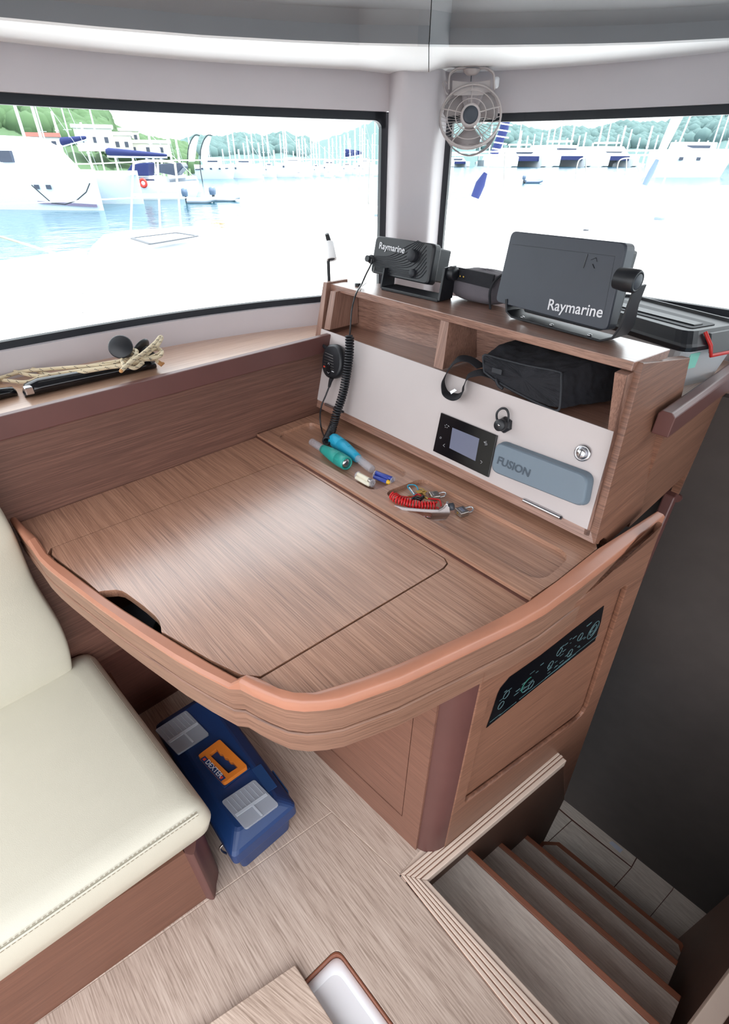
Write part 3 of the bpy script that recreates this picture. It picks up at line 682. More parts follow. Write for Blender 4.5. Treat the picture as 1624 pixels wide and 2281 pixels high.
# inner post behind the right side edge, bottom rail, divider, shelf, back
panel('right_inner_edge', [FP(1386, 821), FP(1413, 828), FP(1312, 1195), FP(1300, 1190)], .89, 'unitv')
panel('bottom_rail', [FP(690, 882), FP(681.2, 893.5), FP(1322, 1211), FP(1316, 1183), FP(1305, 1177)], .865, 'unit')
panel('inner_stile', [FP(737, 648), FP(748, 650), FP(735, 735), FP(722, 733)], 1.0, 'unitv')
panel('divider', [FP(982, 713), FP(1000, 718), FP(986, 824), FP(966, 816)], 1.06, 'unitv')
wl_, wr_ = FP(712, 735, -.002), FP(1368, 966, -.002)
B().prism([wl_, wr_, V((wr_.x-.02, 1.06, wr_.z)), V((wl_.x, 1.0, wl_.z))], (0, 0, -.012)).build('shelf_board', 'unit', parent=un)
zb0 = .80
B().prism([V((-1.165, 1.00, zb0)), V((-.95, 1.08, zb0)), V((-.27, 1.08, zb0)), V((-.27, 1.08, ztt-.017)), V((-.95, 1.08, ztt-.017)), V((-1.165, 1.0, ztt-.017))][0:1]+[V((-.285, 1.04, zb0)), V((-.312, 1.04, ztt-.018)), V((-1.165, 1.0, ztt-.018))], (0, .01, 0)).build('back_panel', 'unit', parent=un)
B().prism([V((-1.10, .868, .775)), V((-.255, .868, .775)), V((-.255, .868, .80)), V((-1.10, .868, .80))], (0, .01, 0)).build('toe_board', 'dark', parent=un)
# pale front panel
fq = [FP(716.5, 732.1), FP(1370, 962), FP(1308.6, 1179.4), FP(698.9, 885.4)]
o = B().prism([p-FPn*.004 for p in fq], FPn*.006).build('front_panel', 'lwhite', parent=un, bevel=.0008)
for i, (a, c) in enumerate((((1166, 1114), (1248, 1153)), ((725, 900), (763, 917)))):
    p, q = FP(*a, .006), FP(*c, .006)
    h = B().tube([p, q], .0042, 10).build('hinge_pin', 'chrome', parent=un)
    B().tube([q, q+(q-p).normalized()*.003], .0032, 10).build('pin_tip', 'black', parent=h)
# lock button
p = FP(1299, 1009, .002)
lk = tag(B().lathe(p, FPn, [(0, .0165), (.003, .0165), (.006, .0135), (.006, .0120), (.0045, .0115), (.0045, .002)], 28).build('push_lock', 'chrome'), 'round chrome push lock at the right of the pale front panel', 'lock')
B().lathe(p+FPn*.0045, FPn, [(0, .0085), (.0065, .0085), (.0075, .0075), (.0075, .001)], 24).build('button', 'chrome', parent=lk)
B().box(p+FPn*.0122, FY*.014, FX*.0016, FPn*.0008).build('slot', 'black', parent=lk)
# monitor panel
mq = [FP(985, 919, .002), FP(1110, 970, .002), FP(1090, 1063, .002), FP(967, 1004, .002)]
mt = tag(B().prism(mq, FPn*.005).build('battery_monitor', 'blackg', bevel=.001), 'black square touch monitor with a small grey screen on the front panel', 'monitor')
B().prism([FP(1008, 952.5, .0071), FP(1068, 977, .0071), FP(1059, 1027, .0071), FP(1001, 998, .0071)], FPn*.0004).build('screen', 'screen', parent=mt)
dots = [(991.5, 947.5), (995, 946), (998.5, 948.5), (992, 951.5), (996, 952.5), (1000, 950)]
for u, v in dots: B().lathe(FP(u, v, .0071), FPn, [(0, .0008), (.0003, .0008)], 8).build('menu_dot', 'letter', parent=mt)
B().tube([FP(981.5+1.8*math.cos(t), 975+2*math.sin(t), .0073) for t in [2*math.pi*k/8 for k in range(8)]], .0003, 4, closed=True).build('ring_icon', 'letter', parent=mt)
for pts in ([(991, 989), (987, 992), (990.5, 995.5)], [(1070.5, 1026), (1074.5, 1029.5), (1070.5, 1032.5)], [(1084, 983), (1078, 984.5), (1082, 989)], [(1078, 984.5), (1084, 987), (1085, 991), (1080, 991)]):
    B().tube([FP(u, v, .0073) for u, v in pts], .0004, 4).build('arrow_icon', 'letter', parent=mt)
# capped socket
p = FP(1126, 946, .002)
sk2 = tag(B().lathe(p, FPn, [(0, .0175), (.006, .0175), (.009, .015), (.012, .0125), (.022, .0122), (.0235, .0115), (.0235, .001)], 6).build('socket', 'black', bevel=.0006), 'small black capped socket on a loop left of the chrome lock', 'socket')
B().lathe(p+FPn*.016, FPn, [(0, .0125), (.010, .0125), (.011, .0115), (.011, .001)], 20).build('cap', 'black', parent=sk2)
B().lathe(p+FPn*.027, FPn, [(0, .0026), (.0015, .0022), (.002, .0005)], 10).build('rivet', 'chrome', parent=sk2)
lpth = smoothpath([FP(1120, 946, .026), FP(1108, 936, .022), FP(1107, 920, .018), FP(1117, 910, .015), FP(1128, 912, .015), FP(1133, 925, .014), FP(1131, 940, .012)], 6)
B().tube(lpth, .0015, 6, flatness=1.6).build('cap_strap', 'black', parent=sk2)
# grey silicone stereo cover
cv = [(1124, 980), (1140, 982), (1322, 1052), (1328, 1062), (1324, 1090), (1312, 1122), (1303, 1129), (1290, 1127), (1108, 1052), (1100, 1042), (1101, 1028), (1113, 990)]
base_q = [(1118, 979), (1135, 979.5), (1318, 1049), (1330, 1058), (1329, 1075), (1316, 1117), (1306, 1128), (1292, 1127), (1118, 1054), (1106, 1046), (1104, 1036), (1112, 988)]
cvp = thing('stereo_cover', 'grey silicone cover over the stereo with embossed lettering', 'cover', FP(1215, 1050, 0))
l0 = rnd([FP(1118, 979, .002), FP(1326, 1056, .002), FP(1312, 1130, .002), FP(1103, 1048, .002)], .018, 6)
c0_ = sum(l0, V((0, 0, 0)))/len(l0)
def insetl(l, k, off): return [p+(c0_-p)*k*V((1, 1, 1)).length/1.732+FPn*off for p in l]
def scl(l, kx, ky, off):
    r_ = []
    for p in l:
        d = p-c0_; r_.append(c0_+FX*d.dot(FX)*kx+FY*d.dot(FY)*ky+FPn*off)
    return r_
B().loft([scl(l0, 1, 1, 0), scl(l0, 1, 1, .007), scl(l0, .985, .95, .0085), scl(l0, .985, .95, .02), scl(l0, .97, .90, .0245), scl(l0, .95, .85, .026)], smooth=True).build('shell', 'greyp', parent=cvp)
nf = scl([FP(1107, 1015, .002)], .97, .9, .0262)[0]
t_o = FP(1105.5, 1031, .0285)
text('lettering', 'FUSION', t_o, FX, FY, .0225, 'letterg', cvp, .0006, .02)
# ------------------------------------------------------------------ VHF radio on the unit
TP = Z(849, 646, TOPZ)
b1 = Z(850, 646, TOPZ); b2 = Z(971, 673, TOPZ); bx_ = (b2-b1).normalized(); by_ = V((-bx_.y, bx_.x, 0)); by_ = by_ if by_.dot(b1) > 0 else -by_
rd = thing('vhf_radio', 'black fixed radio with two knobs and ribbed face in a bracket on the shelf', 'radio', (b1+b2)/2)
fn = (by_*-1+UPZ*.22).normalized(); RF = plane(b1+by_*.02-UPZ*0, fn); ru = fn.cross(bx_).normalized()
if ru.z < 0: ru = -ru
fc = rnd([RF(839, 524.5), RF(972, 543.5), RF(956, 635), RF(825.5, 607)], .012, 5)
cc = sum(fc, V((0, 0, 0)))/len(fc)
def sc(l, k, off): return [cc+(p-cc)*k+fn*off for p in l]
B().loft([sc(fc, .94, 0.004), sc(fc, .985, 0.002), sc(fc, 1, -.003), sc(fc, 1, -.022), sc(fc, .96, -.026)], smooth=False).build('face', 'black', parent=rd, bevel=.0015)
bdy = [RF(848, 532, -.026), RF(962, 548, -.026), RF(948, 625, -.026), RF(835, 600, -.026)]
B().prism(bdy, -fn*.085).build('body', 'black', parent=rd, bevel=.004)
# curved ribs over the face
for k in range(13):
    t = k/12.
    pts = []
    u0, v0 = 833+ (k*0), 566+k*3.4
    e1 = (932+k*2.6, 536+ k*1.2) if k < 6 else (950, 548+ (k-6)*9)
    mid = (880+k*3.4, 566+k*4.6)
    pts = [RF(836-k*.6, 570+k*2.6, .0042), RF(868+k*2.0, 570+k*3.6, .0046), RF(900+k*2.6, 552+k*5.6 if k < 8 else 560+k*5.0, .0046), RF(*e1, .0042)]
    B().tube(smoothpath(pts, 5), .0011, 5).build('rib', 'blacks', parent=rd)
for (u, v, r, h) in ((925, 571, .0145, .018), (922.5, 609.5, .0098, .012)):
    p = RF(u, v, 0.0)
    B().lathe(p, fn, [(0, r), (h*.9, r*.97), (h, r*.88), (h, .001)], 28).build('knob', 'blacks', parent=rd)
text('maker_name', 'Raymarine', RF(843.5, 553, .0055), bx_-ru*.03, ru, .0215, 'letter', rd, .0004, .012)
# mic plug
p = RF(829, 578, .0); pl = B().lathe(p, fn, [(0, .011), (.006, .011), (.006, .008), (.02, .008)], 16).build('plug', 'black', parent=rd)
# bracket
brk = B(); B_ = lambda a, c, h: b1+bx_*a+by_*c+UPZ*h
wdt = (b2-b1).length
fr = [B_(0, 0, 0), B_(wdt, 0, 0), B_(wdt, 0, .03), B_(0, 0, .03)]
op = rnd([B_(.012, 0, .008), B_(wdt-.012, 0, .008), B_(wdt-.012, 0, .026), B_(.012, 0, .026)], .006)
brk.prism([B_(-.002, 0, 0), B_(wdt+.004, 0, 0), B_(wdt+.004, 0, .008), B_(-.002, 0, .008)], by_*.055)
brk.build('bracket_base', 'black', parent=rd, bevel=.002)
for xx, hh in ((-.002, .05), (wdt+.004, .075)):
    B().prism([B_(xx, 0, .004), B_(xx, .05, .004), B_(xx, .055, hh), B_(xx, .012, hh)], bx_*(-.005 if xx < 0 else .006)).build('bracket_arm', 'black', parent=rd, bevel=.001)
p = plane(b2+bx_*.012, bx_)(1001, 598)
B().lathe(B_(wdt+.008, .03, .062), bx_, [(0, .012), (.004, .0155), (.018, .0155), (.02, .013), (.02, .001)], 20).build('bracket_knob', 'black', parent=rd)
# ------------------------------------------------------------------ microphone, coil cord
FPo = lambda u, v, o=.03: FP(u, v, o)
mc = thing('handheld_microphone', 'black oval handheld microphone hung on the left of the front panel', 'microphone', FP(742, 805, .01))
mo = [FP(u, v, .03) for u, v in [(733, 768), (747, 767), (757, 775), (762, 795), (761, 820), (753, 838), (741, 843), (727, 838), (719, 822), (719, 800), (723, 780)]]
mo = smoothpath(mo+[mo[0]], 3)[:-1]; mc_c = sum(mo, V((0, 0, 0)))/len(mo)
def msc(k, off): return [mc_c+(p-mc_c)*k+FPn*off for p in mo]
B().loft([msc(.7, -.024), msc(.95, -.02), msc(1.02, -.008), msc(1.0, .0), msc(.9, .004), msc(.86, .0045)], smooth=True).build('body', 'black', parent=mc)
MP = lambda u, v: FP(u, v, .0352)
for k in range(6):
    B().tube([MP(724+k*-.8, 785+k*6.2), MP(741.5+k*.4, 793+k*6.2)], .0006, 4).build('speaker_slot', 'steel', parent=mc)
B().prism(rnd([MP(728, 806), MP(736, 810), MP(735, 835), MP(727, 831)], .003), FPn*.0012).build('channel_key', 'blackg', parent=mc)
for c in ([(729.5, 811), (732, 808.5), (734, 813)], [(728.5, 828), (731, 831.5), (733.5, 829.5)]): B().tube([FP(u, v, .037) for u, v in c], .0004, 4).build('arrow_icon', 'letter', parent=mc)
B().prism([MP(721, 814), MP(724.5, 815.5), MP(724, 819), MP(720.5, 817.5)], FPn*.0006).build('red_key', 'redp', parent=mc)
B().prism([MP(739, 826), MP(744, 828), MP(743.8, 829.5), MP(738.8, 827.5)], FPn*.0006).build('menu_key', 'letter', parent=mc)
B().tube([FP(730, 779, .02), FP(722, 771, .022), FP(718, 767, .022)], [.006, .005, .003], 8).build('hook', 'black', parent=mc)
B().tube([FP(739, 842, .028), FP(736, 850, .028), FP(733, 862, .027)], [.0065, .005, .0035], 10).build('strain_relief', 'black', parent=mc)
ZTn = .787
cordp = [FP(733, 862, .027), FP(726, 880, .03), FP(716, 905, .035), FP(713, 930, .045), FP(716, 955, .05), Z(722, 972, .795), Z(729, 984, .793)]
cord = smoothpath(cordp, 8)
cc_ = thing('coiled_microphone_cord', 'black coiled cord running from the radio down to the desk tray', 'cord', Z(729, 984, .785))
B().tube(cord, .0022, 8).build('lower_lead', 'black', parent=cc_)
up_ = smoothpath([RF(829, 578, .02), RF(826, 590, .028), RF(816, 610, .03), RF(806, 632, .03), FP(793, 655, .03), FP(784, 690, .035), FP(781, 725, .035), FP(779, 748, .03)], 8)
B().tube(up_, .0022, 8).build('upper_lead', 'black', parent=cc_)
axis = smoothpath([FP(779, 748, .03), FP(778, 790, .028), FP(771, 840, .03), FP(763, 880, .034), FP(750, 920, .045), Z(740, 955, .80), Z(727, 984, .795)], 24)
ln = [0]
for a, c in zip(axis[:-1], axis[1:]): ln.append(ln[-1]+(c-a).length)
tot = ln[-1]; turns = 46; N = turns*12; hel = []
def axat(s):
    for i in range(len(ln)-1):
        if ln[i+1] >= s: t = (s-ln[i])/(ln[i+1]-ln[i]+1e-9); return axis[i].lerp(axis[i+1], t), (axis[i+1]-axis[i]).normalized()
    return axis[-1], (axis[-1]-axis[-2]).normalized()
for k in range(N+1):
    p, t = axat(tot*k/N); u = (V((1, 0, 0))-t*t.x).normalized(); w2 = t.cross(u); a = 2*math.pi*turns*k/N; r = .0098
    hel.append(p+(u*math.cos(a)+w2*math.sin(a))*r)
B().tube(hel, .0028, 6).build('coil', 'black', parent=cc_)
# dust cap hanging at the radio
B().tube(smoothpath([RF(834, 594, .005), RF(830, 610, .01), RF(820, 626, .01), Z(806, 638, TOPZ+.004)], 5), .0007, 5).build('cap_lanyard', 'steel', parent=rd)
B().lathe(Z(797, 637, TOPZ), UPZ, [(0, .008), (.006, .008), (.007, .005)], 14).build('dust_cap', 'black', parent=rd)
# ------------------------------------------------------------------ chart plotter
p1, p2 = Z(1130, 708, TOPZ), Z(1345, 767, TOPZ); qx = (p2-p1).normalized(); qy = V((-qx.y, qx.x, 0)); qy = qy if qy.y > 0 else -qy
cpn = (qy*-1+UPZ*.12).normalized(); CP = plane(p1+qy*.0, cpn); cu_ = cpn.cross(qx); cu_ = cu_ if cu_.z > 0 else -cu_
cp_ = thing('chart_plotter', 'chart plotter under a dark grey protective cover on a black bracket', 'chartplotter', (p1+p2)/2)
fo = rnd([CP(1139, 514), CP(1398, 541), CP(1352, 738), CP(1103, 672)], .012, 6); fcn = sum(fo, V((0, 0, 0)))/len(fo)
def cs(k, off): return [fcn+(p-fcn)*k+cpn*off for p in fo]
B().loft([cs(1.0, -.03), cs(1.0, -.004), cs(.992, .0), cs(.975, .0006), cs(.97, .0006)], smooth=False).build('cover', 'cover', parent=cp_, bevel=.001)
B().prism([CP(1150, 530, -.03), CP(1400, 556, -.03), CP(1356, 716, -.03), CP(1118, 656, -.03)], -cpn*.04).build('housing', 'black', parent=cp_, bevel=.006)
cpf = lambda u, v, o=.0014: CP(u, v, o)
sizes = (CP(1340, 702)-CP(1219, 683)).length
text('maker_name', 'Raymarine', CP(1218, 689, .0012), CP(1334, 706.5)-CP(1218, 689), cu_, .0405*sizes/.17, 'letter', cp_, .0006, .012)
b = B().tube([cpf(1309, 566), cpf(1299, 597)], .0007, 4); b.build('impression_mark', 'blackg', parent=cp_)
B().tube([cpf(1316, 579), cpf(1328, 574), cpf(1330, 583)], .0004, 4).build('impression_mark', 'blackg', parent=cp_); B().tube([cpf(1320, 588), cpf(1324, 598)], .0006, 4).build('impression_mark', 'blackg', parent=cp_)
B().tube([cpf(1142, 544, .0006), cpf(1370, 571, .0006), cpf(1345, 700, .0006)], .0003, 4).build('crease_line', 'black', parent=cp_)
# bracket: a flat strap bent into a U
Cb = lambda a, c, h: p1+qx*a+qy*c+UPZ*h
wq = (p2-p1).length; sx0, sx1 = -.012, wq+.02
prof = [(sx0, .036), (sx0+.006, .012), (sx0+.022, .004), (sx1-.03, .004), (sx1-.008, .014), (sx1, .034), (sx1+.003, .07), (sx1+.006, .104)]
def straploop(a, h, tdir, wid):
    c = Cb(a, 0, h); n_s = tdir; return [c-n_s*.0022, c+n_s*.0022, c+n_s*.0022+qy*wid, c-n_s*.0022+qy*wid]
loops = []
for i, (a, h) in enumerate(prof):
    a0_, h0_ = prof[max(0, i-1)]; a1_, h1_ = prof[min(len(prof)-1, i+1)]
    t = V((a1_-a0_, h1_-h0_)).normalized() if False else None
    dx, dz = a1_-a0_, h1_-h0_; l = math.hypot(dx, dz); nrm = qx*(-dz/l)+UPZ*(dx/l)
    loops.append(straploop(a, h, nrm, .05 if i < 6 else .036))
o = B().loft(loops, smooth=False).build('bracket', 'black', parent=cp_, bevel=.001); smooth_obj(o, 40)
for a in (.03, wq*.45, wq-.04): B().lathe(Cb(a, .012, .006), UPZ, [(0, .0045), (.001, .0045), (.0018, .003), (.0018, .0005)], 12).build('screw', 'chrome', parent=cp_)
B().box(Cb(wq*.5, .035, .03), qx*(wq*.8), qy*.03, UPZ*.03).build('cable_tray', 'black', parent=cp_, bevel=.004)
kc = plane(Cb(sx1+.012, 0, 0), qx)(1400, 624)
kn = B().lathe(kc-qx*.02, qx, [(0, .016), (.018, .018), (.034, .018), (.037, .016), (.037, .0125), (.034, .012), (.034, .001)], 26).build('bracket_knob', 'black', parent=cp_)
B().lathe(kc+qx*.0145, qx, [(0, .0125), (.0025, .0120), (.003, .0110), (.003, .0005)], 24).build('knob_disc', 'grey', parent=kn)
# ------------------------------------------------------------------ pouch behind the radio
pz = TOPZ
pc = [Z(1003, 668, pz), Z(1112, 692, pz)]
pdx = (pc[1]-pc[0]).normalized(); pdy = V((-pdx.y, pdx.x, 0)); pdy = pdy if pdy.y > 0 else -pdy
pw = thing('cloth_pouch', 'grey and black cloth pouch lying behind the radio', 'bag', (pc[0]+pc[1])/2+pdy*.03)
def blob(c, ex, ey, ez, jit=.1, nu=18, nv=9, seed=1, power=.55):
    rnd_ = random.Random(seed); L = []
    for i in range(nv+1):
        a = -math.pi/2+math.pi*i/nv; ca, sa = math.cos(a), math.sin(a); ca = abs(ca)**power; sa = math.copysign(abs(sa)**power, sa)
        l = []
        for k in range(nu):
            t = 2*math.pi*k/nu; x = math.copysign(abs(math.cos(t))**power, math.cos(t)); y = math.copysign(abs(math.sin(t))**power, math.sin(t))
            j = 1+rnd_.uniform(-jit, jit)*.5
            l.append(V(c)+V(ex)*x*max(ca, .02)*j+V(ey)*y*max(ca, .02)*j+V(ez)*sa*(1 if i < nv*.4 else j))
        L.append(l)
    return B().loft(L)
wd_ = (pc[1]-pc[0]).length
c = (pc[0]+pc[1])/2+pdy*.045+UPZ*.035
blob(c-pdx*.01, pdx*wd_*.55, pdy*.045, UPZ*.035, .12, seed=4).build('body', 'clothg', parent=pw, subd=1)
b = B(); 
sect = lambda x: [c+pdx*x+pdy*(-.048*math.cos(t))+UPZ*(.037*math.sin(t)) for t in [math.pi*(.0+k/8*1.0) for k in range(9)]]
l1, l2 = sect(-.05), sect(.035)
up2 = [c+pdx*x for x in (-.055, .05)]
B().prism([c+pdx*-.07-pdy*.05+UPZ*.012, c+pdx*.045-pdy*.052+UPZ*.008, c+pdx*.045-pdy*.045+UPZ*.036, c+pdx*-.07-pdy*.04+UPZ*.038], pdy*.006).build('flap', 'cloth', parent=pw, bevel=.002)
for dx_ in (-.045, -.035): B().lathe(c+pdx*dx_-pdy*.05+UPZ*.022, -pdy, [(0, .0025), (.0015, .002), (.002, .0005)], 8).build('stud', 'brass', parent=pw)
B().tube(smoothpath([c+pdx*.05-pdy*.05-UPZ*.034, c+pdx*.045-pdy*.052+UPZ*.01, c+pdx*.06-pdy*.03+UPZ*.038, c+pdx*.10-pdy*.01+UPZ*.03, c+pdx*.11-pdy*.01-UPZ*.02], 6), .008, 6, flatness=.35).build('strap', 'cloth', parent=pw)
# ------------------------------------------------------------------ reading lamp on flexible stem
lb = Z(733, 627, TOPZ)
lm = thing('reading_lamp', 'slim chart lamp with white head on a black flexible stem', 'lamp', lb)
LQ = plane(lb, V((lb.x, lb.y, 0)).normalized())
B().tube([LQ(733, 627), LQ(732, 600), LQ(731, 572)], .0045, 10).build('stem', 'black', parent=lm)
ld = V((lb.x, lb.y, 0)).normalized()
h0, h1 = LQ(735, 550)+ld*.01, LQ(738.5, 575)-ld*.006
hx = (h1-h0).normalized()
B().lathe(h0-hx*.012, hx, [(0, .009), (.002, .0115), (.045, .014), (.047, .0135), (.047, .011), (.044, .010), (.044, .001)], 24).build('head', 'soffit', parent=lm)
B().lathe(h0+hx*.0325, hx, [(0, .0095), (.0008, .0095)], 20).build('lens', 'grey', parent=lm)
B().tube([h0-hx*.012, LQ(731, 533)+ld*.015, LQ(728, 522)+ld*.012], [.006, .0065, .0055], 12).build('switch_tip', 'black', parent=lm)
# ------------------------------------------------------------------ storage box on the ledge
zb = ZL; zlid = 1.175
# measured lid corners on the lid plane
lz = 1.085
A1, A2, A3 = Z(1528, 783, lz), Z(1612, 733, lz), Z(1400, 742, lz)
ex_ = (A1-A3).normalized(); ey_ = V((-ex_.y, ex_.x, 0)); ey_ = ey_ if ey_.y > 0 else -ey_
wbx = .36; dbx = (A2-A1).dot(ey_)
sb = thing('storage_box', 'clear plastic storage box with black lid and red latch behind the plotter', 'box', V((A1.x, A1.y, zb))-ex_*.2+ey_*dbx*.5)
So = lambda a, c, h: V((A1.x, A1.y, 0))-ex_*a+ey_*c+UPZ*h
def boxloop(i0, h, r=.03): return rnd([So(i0, i0, h), So(wbx-i0, i0, h), So(wbx-i0, dbx-i0, h), So(i0, dbx-i0, h)], r, 4)
B().loft([boxloop(.034, zb+.001), boxloop(.03, zb+.01), boxloop(.018, lz-.01), boxloop(.006, lz-.008), boxloop(.006, lz)], smooth=False).build('tub', 'boxp', parent=sb)
B().loft([boxloop(.0, lz-.004), boxloop(-.002, lz+.006), boxloop(.004, lz+.01), boxloop(.022, lz+.03), boxloop(.028, lz+.03), boxloop(.032, lz+.024)], smooth=False).build('lid', 'black', parent=sb, bevel=.001)
B().prism([So(.06, .09, lz+.0242), So(.30, .075, lz+.0242), So(.30, .11, lz+.0242), So(.06, .12, lz+.0242)], (0, 0, .004)).build('lid_handle', 'black', parent=sb, bevel=.002)
B().prism(rnd([So(.05, .07, lz+.0241), So(.32, .06, lz+.0241), So(.32, .15, lz+.0241), So(.05, .15, lz+.0241)], .01), (0, 0, .0015)).build('lid_panel', 'blacks', parent=sb)
m_ = dbx*.5
lt = B().prism([So(-.004, m_-.045, lz-.012), So(-.004, m_+.045, lz-.012), So(.012, m_+.045, lz+.026), So(.012, m_-.045, lz+.026)], ex_*.006).build('latch', 'black', parent=sb, bevel=.002)
B().tube([So(.014, m_-.052, lz+.028), So(-.006, m_-.05, lz+.006), So(-.012, m_-.046, lz-.014), So(-.012, m_+.046, lz-.014), So(-.002, m_+.052, lz+.01)], .004, 8).build('latch_wire', 'redl', parent=sb)
B().prism([So(.0205, .05, 1.035), So(.0205, .05, 1.068), So(.0205, .08, 1.068), So(.0205, .08, 1.035)], ex_*.002).build('side_label', 'mint', parent=sb)
# ------------------------------------------------------------------ bag in the right compartment + strap
SB = lambda u, v, o=0: FP(u, v, o)
zs = wl_.z
g1, g2 = FP(1078, 850, -.01), FP(1262, 915, -.01)
bg_ = thing('carry_bag', 'black soft bag pushed into the right hand compartment of the unit', 'bag', V((-.45, .95, zs)))
fb = [FP(1074, 790, -.01), FP(1105, 779, -.04), FP(1265, 822, -.01), FP(1262, 915, -.004), FP(1205, 905, -.004), FP(1080, 838, -.006)]
b_ = [V((p.x+.02, 1.03, min(p.z+.01, ztt-.03))) for p in fb]
L = []
rr = random.Random(2)
outl_b = smoothpath([FP(1078, 800, -.01), FP(1082, 790, -.012), FP(1120, 800, -.02), FP(1180, 815, -.02), FP(1246, 828, -.012), FP(1252, 840, -.006), FP(1250, 890, -.003), FP(1244, 914, -.003), FP(1215, 905, -.003), FP(1160, 878, -.004), FP(1110, 850, -.005), FP(1080, 828, -.008), FP(1078, 800, -.01)], 4)[:-1]
for k in range(7):
    t = k/6.; L.append([V((p.x+t*.055*(1 if p.x > -.45 else .5), p.y+t*.13+rr.uniform(-.003, .003), max(zs+.002, p.z*(1-0)+ (.022*math.sin(t*2.2) if p.z > zs+.03 else (-.0*t)))+rr.uniform(-.002, .002))) for p in outl_b])
for l in L:
    for p in l: p.z = min(p.z, ztt-.022)
bo_ = B().loft(L).build('body', 'cloth', parent=bg_, subd=3)
tx_ = D.textures.new('creases', 'CLOUDS'); tx_.noise_scale = .035; dm = bo_.modifiers.new('creases', 'DISPLACE'); dm.texture = tx_; dm.strength = .011; dm.mid_level = .55; dm.texture_coords = 'LOCAL'
B().tube(smoothpath([p+V((0, -.002, .0)) for p in outl_b[::4]], 3), .0028, 6, closed=True).build('front_seam', 'blacks', parent=bg_)
B().tube(smoothpath([FP(1105, 845, .0), FP(1110, 858, .002), FP(1120, 866, .001)], 4), .0035, 6).build('zip_pull', 'blacks', parent=bg_)
B().prism([FP(1098, 818, -.002), FP(1120, 824, -.002), FP(1118, 836, -.002), FP(1096, 829, -.002)], FPn*.003).build('webbing_tab', 'blacks', parent=bg_, bevel=.001)
stp = thing('bag_strap', 'black webbing strap looped over the top of the pale front panel', 'strap', FP(1000, 830, .0))
def ribbon(path, wdir, wid, th, name, mat, parent):
    loops = []; n = len(path)
    for i, p in enumerate(path):
        t = (path[min(i+1, n-1)]-path[max(0, i-1)]).normalized(); wd2 = V(wdir[i]) if isinstance(wdir, list) else V(wdir)
        wd2 = (wd2-t*wd2.dot(t)).normalized(); nn = t.cross(wd2)
        loops.append([p-wd2*wid/2-nn*th/2, p+wd2*wid/2-nn*th/2, p+wd2*wid/2+nn*th/2, p-wd2*wid/2+nn*th/2])
    o = B().loft(loops, smooth=False).build(name, mat, parent=parent); smooth_obj(o, 40); return o
ribbon(smoothpath([FP(1072, 818, -.02), FP(1045, 800, -.02), FP(1020, 802, .0), FP(1000, 822, .008), FP(988, 850, .012), FP(994, 874, .012), FP(1012, 884, .016), FP(1028, 878, .02), FP(1034, 858, .018), FP(1045, 838, .012), FP(1070, 830, -.004), FP(1090, 834, -.02)], 6), (FX*.45+FY*-.35+FPn*.8), .028, .0018, 'webbing', 'cloth', stp)
B().prism([FP(1003, 872, .017), FP(1014, 866, .017), FP(1019, 870, .017), FP(1006, 878, .017)], FPn*.002).build('buckle', 'chrome', parent=stp)
# ================================================================== THINGS IN THE DESK TRAYS
ZR = .7762                                  # tray bottom
def torch(name, label, a, b_, mat, headfirst):
    a, b_ = V(a), V(b_); ax = (b_-a).normalized(); Lg = (b_-a).length
    t = thing(name, label, 'flashlight', ((a+b_)/2).xy.to_3d()+UPZ*ZR)
    # profile from tail (0) to head (1)
    B().lathe(a, ax, [(0, .0085), (.002, .0102), (Lg*.36, .0098), (Lg*.40, .0098)], 22).build('clear_tail', 'tube', parent=t)
    B().lathe(a+ax*.0, ax, [(Lg*.34, .006), (Lg*.345, .0112), (Lg*.42, .0125), (Lg*.62, .0165), (Lg*.78, .0178), (Lg*.785, .0172), (Lg*.79, .0180), (Lg*.97, .0172), (Lg, .0160), (Lg, .0135), (Lg*.985, .0130), (Lg*.985, .001)], 28).build('body', mat, parent=t)
    B().lathe(a+ax*Lg*.97, ax, [(0, .0128), (.0035, .0128), (.0035, .0001)], 24).build('lens', 'chrome', parent=t)
    for k in range(2): B().lathe(a+ax*Lg*(.984+k*.001), ax, [(0, .0105-k*.004), (.0012+k*.0004, .0095-k*.004)], 20).build('reflector_ring', 'grey' if k else 'tube', parent=t)
    s_ = ax.cross(UPZ).normalized(); u_ = s_.cross(ax).normalized()
    B().box(a+ax*Lg*.60+u_*.0162, ax*.012, s_*.008, u_*.0014).build('switch', mat, parent=t, bevel=.0005)
    for k in range(6):
        an = k*math.pi/3; B().box(a+ax*Lg*.87+(u_*math.cos(an)+s_*math.sin(an))*.0174, ax*.016, (u_*-math.sin(an)+s_*math.cos(an))*.003, (u_*math.cos(an)+s_*math.sin(an))*.0012).build('grip_rib', mat, parent=t)
    return t
torch('flashlight', 'teal rubber flashlight with clear tail lying lens forward in the tray', Z(694, 984, ZR+.0105), Z(773, 1033, ZR+.018), 'teal', 1)
torch('flashlight', 'bright blue flashlight with clear tail lying behind the teal one', Z(829, 1046, ZR+.0105), Z(742, 978, ZR+.018), 'cyan', 0)
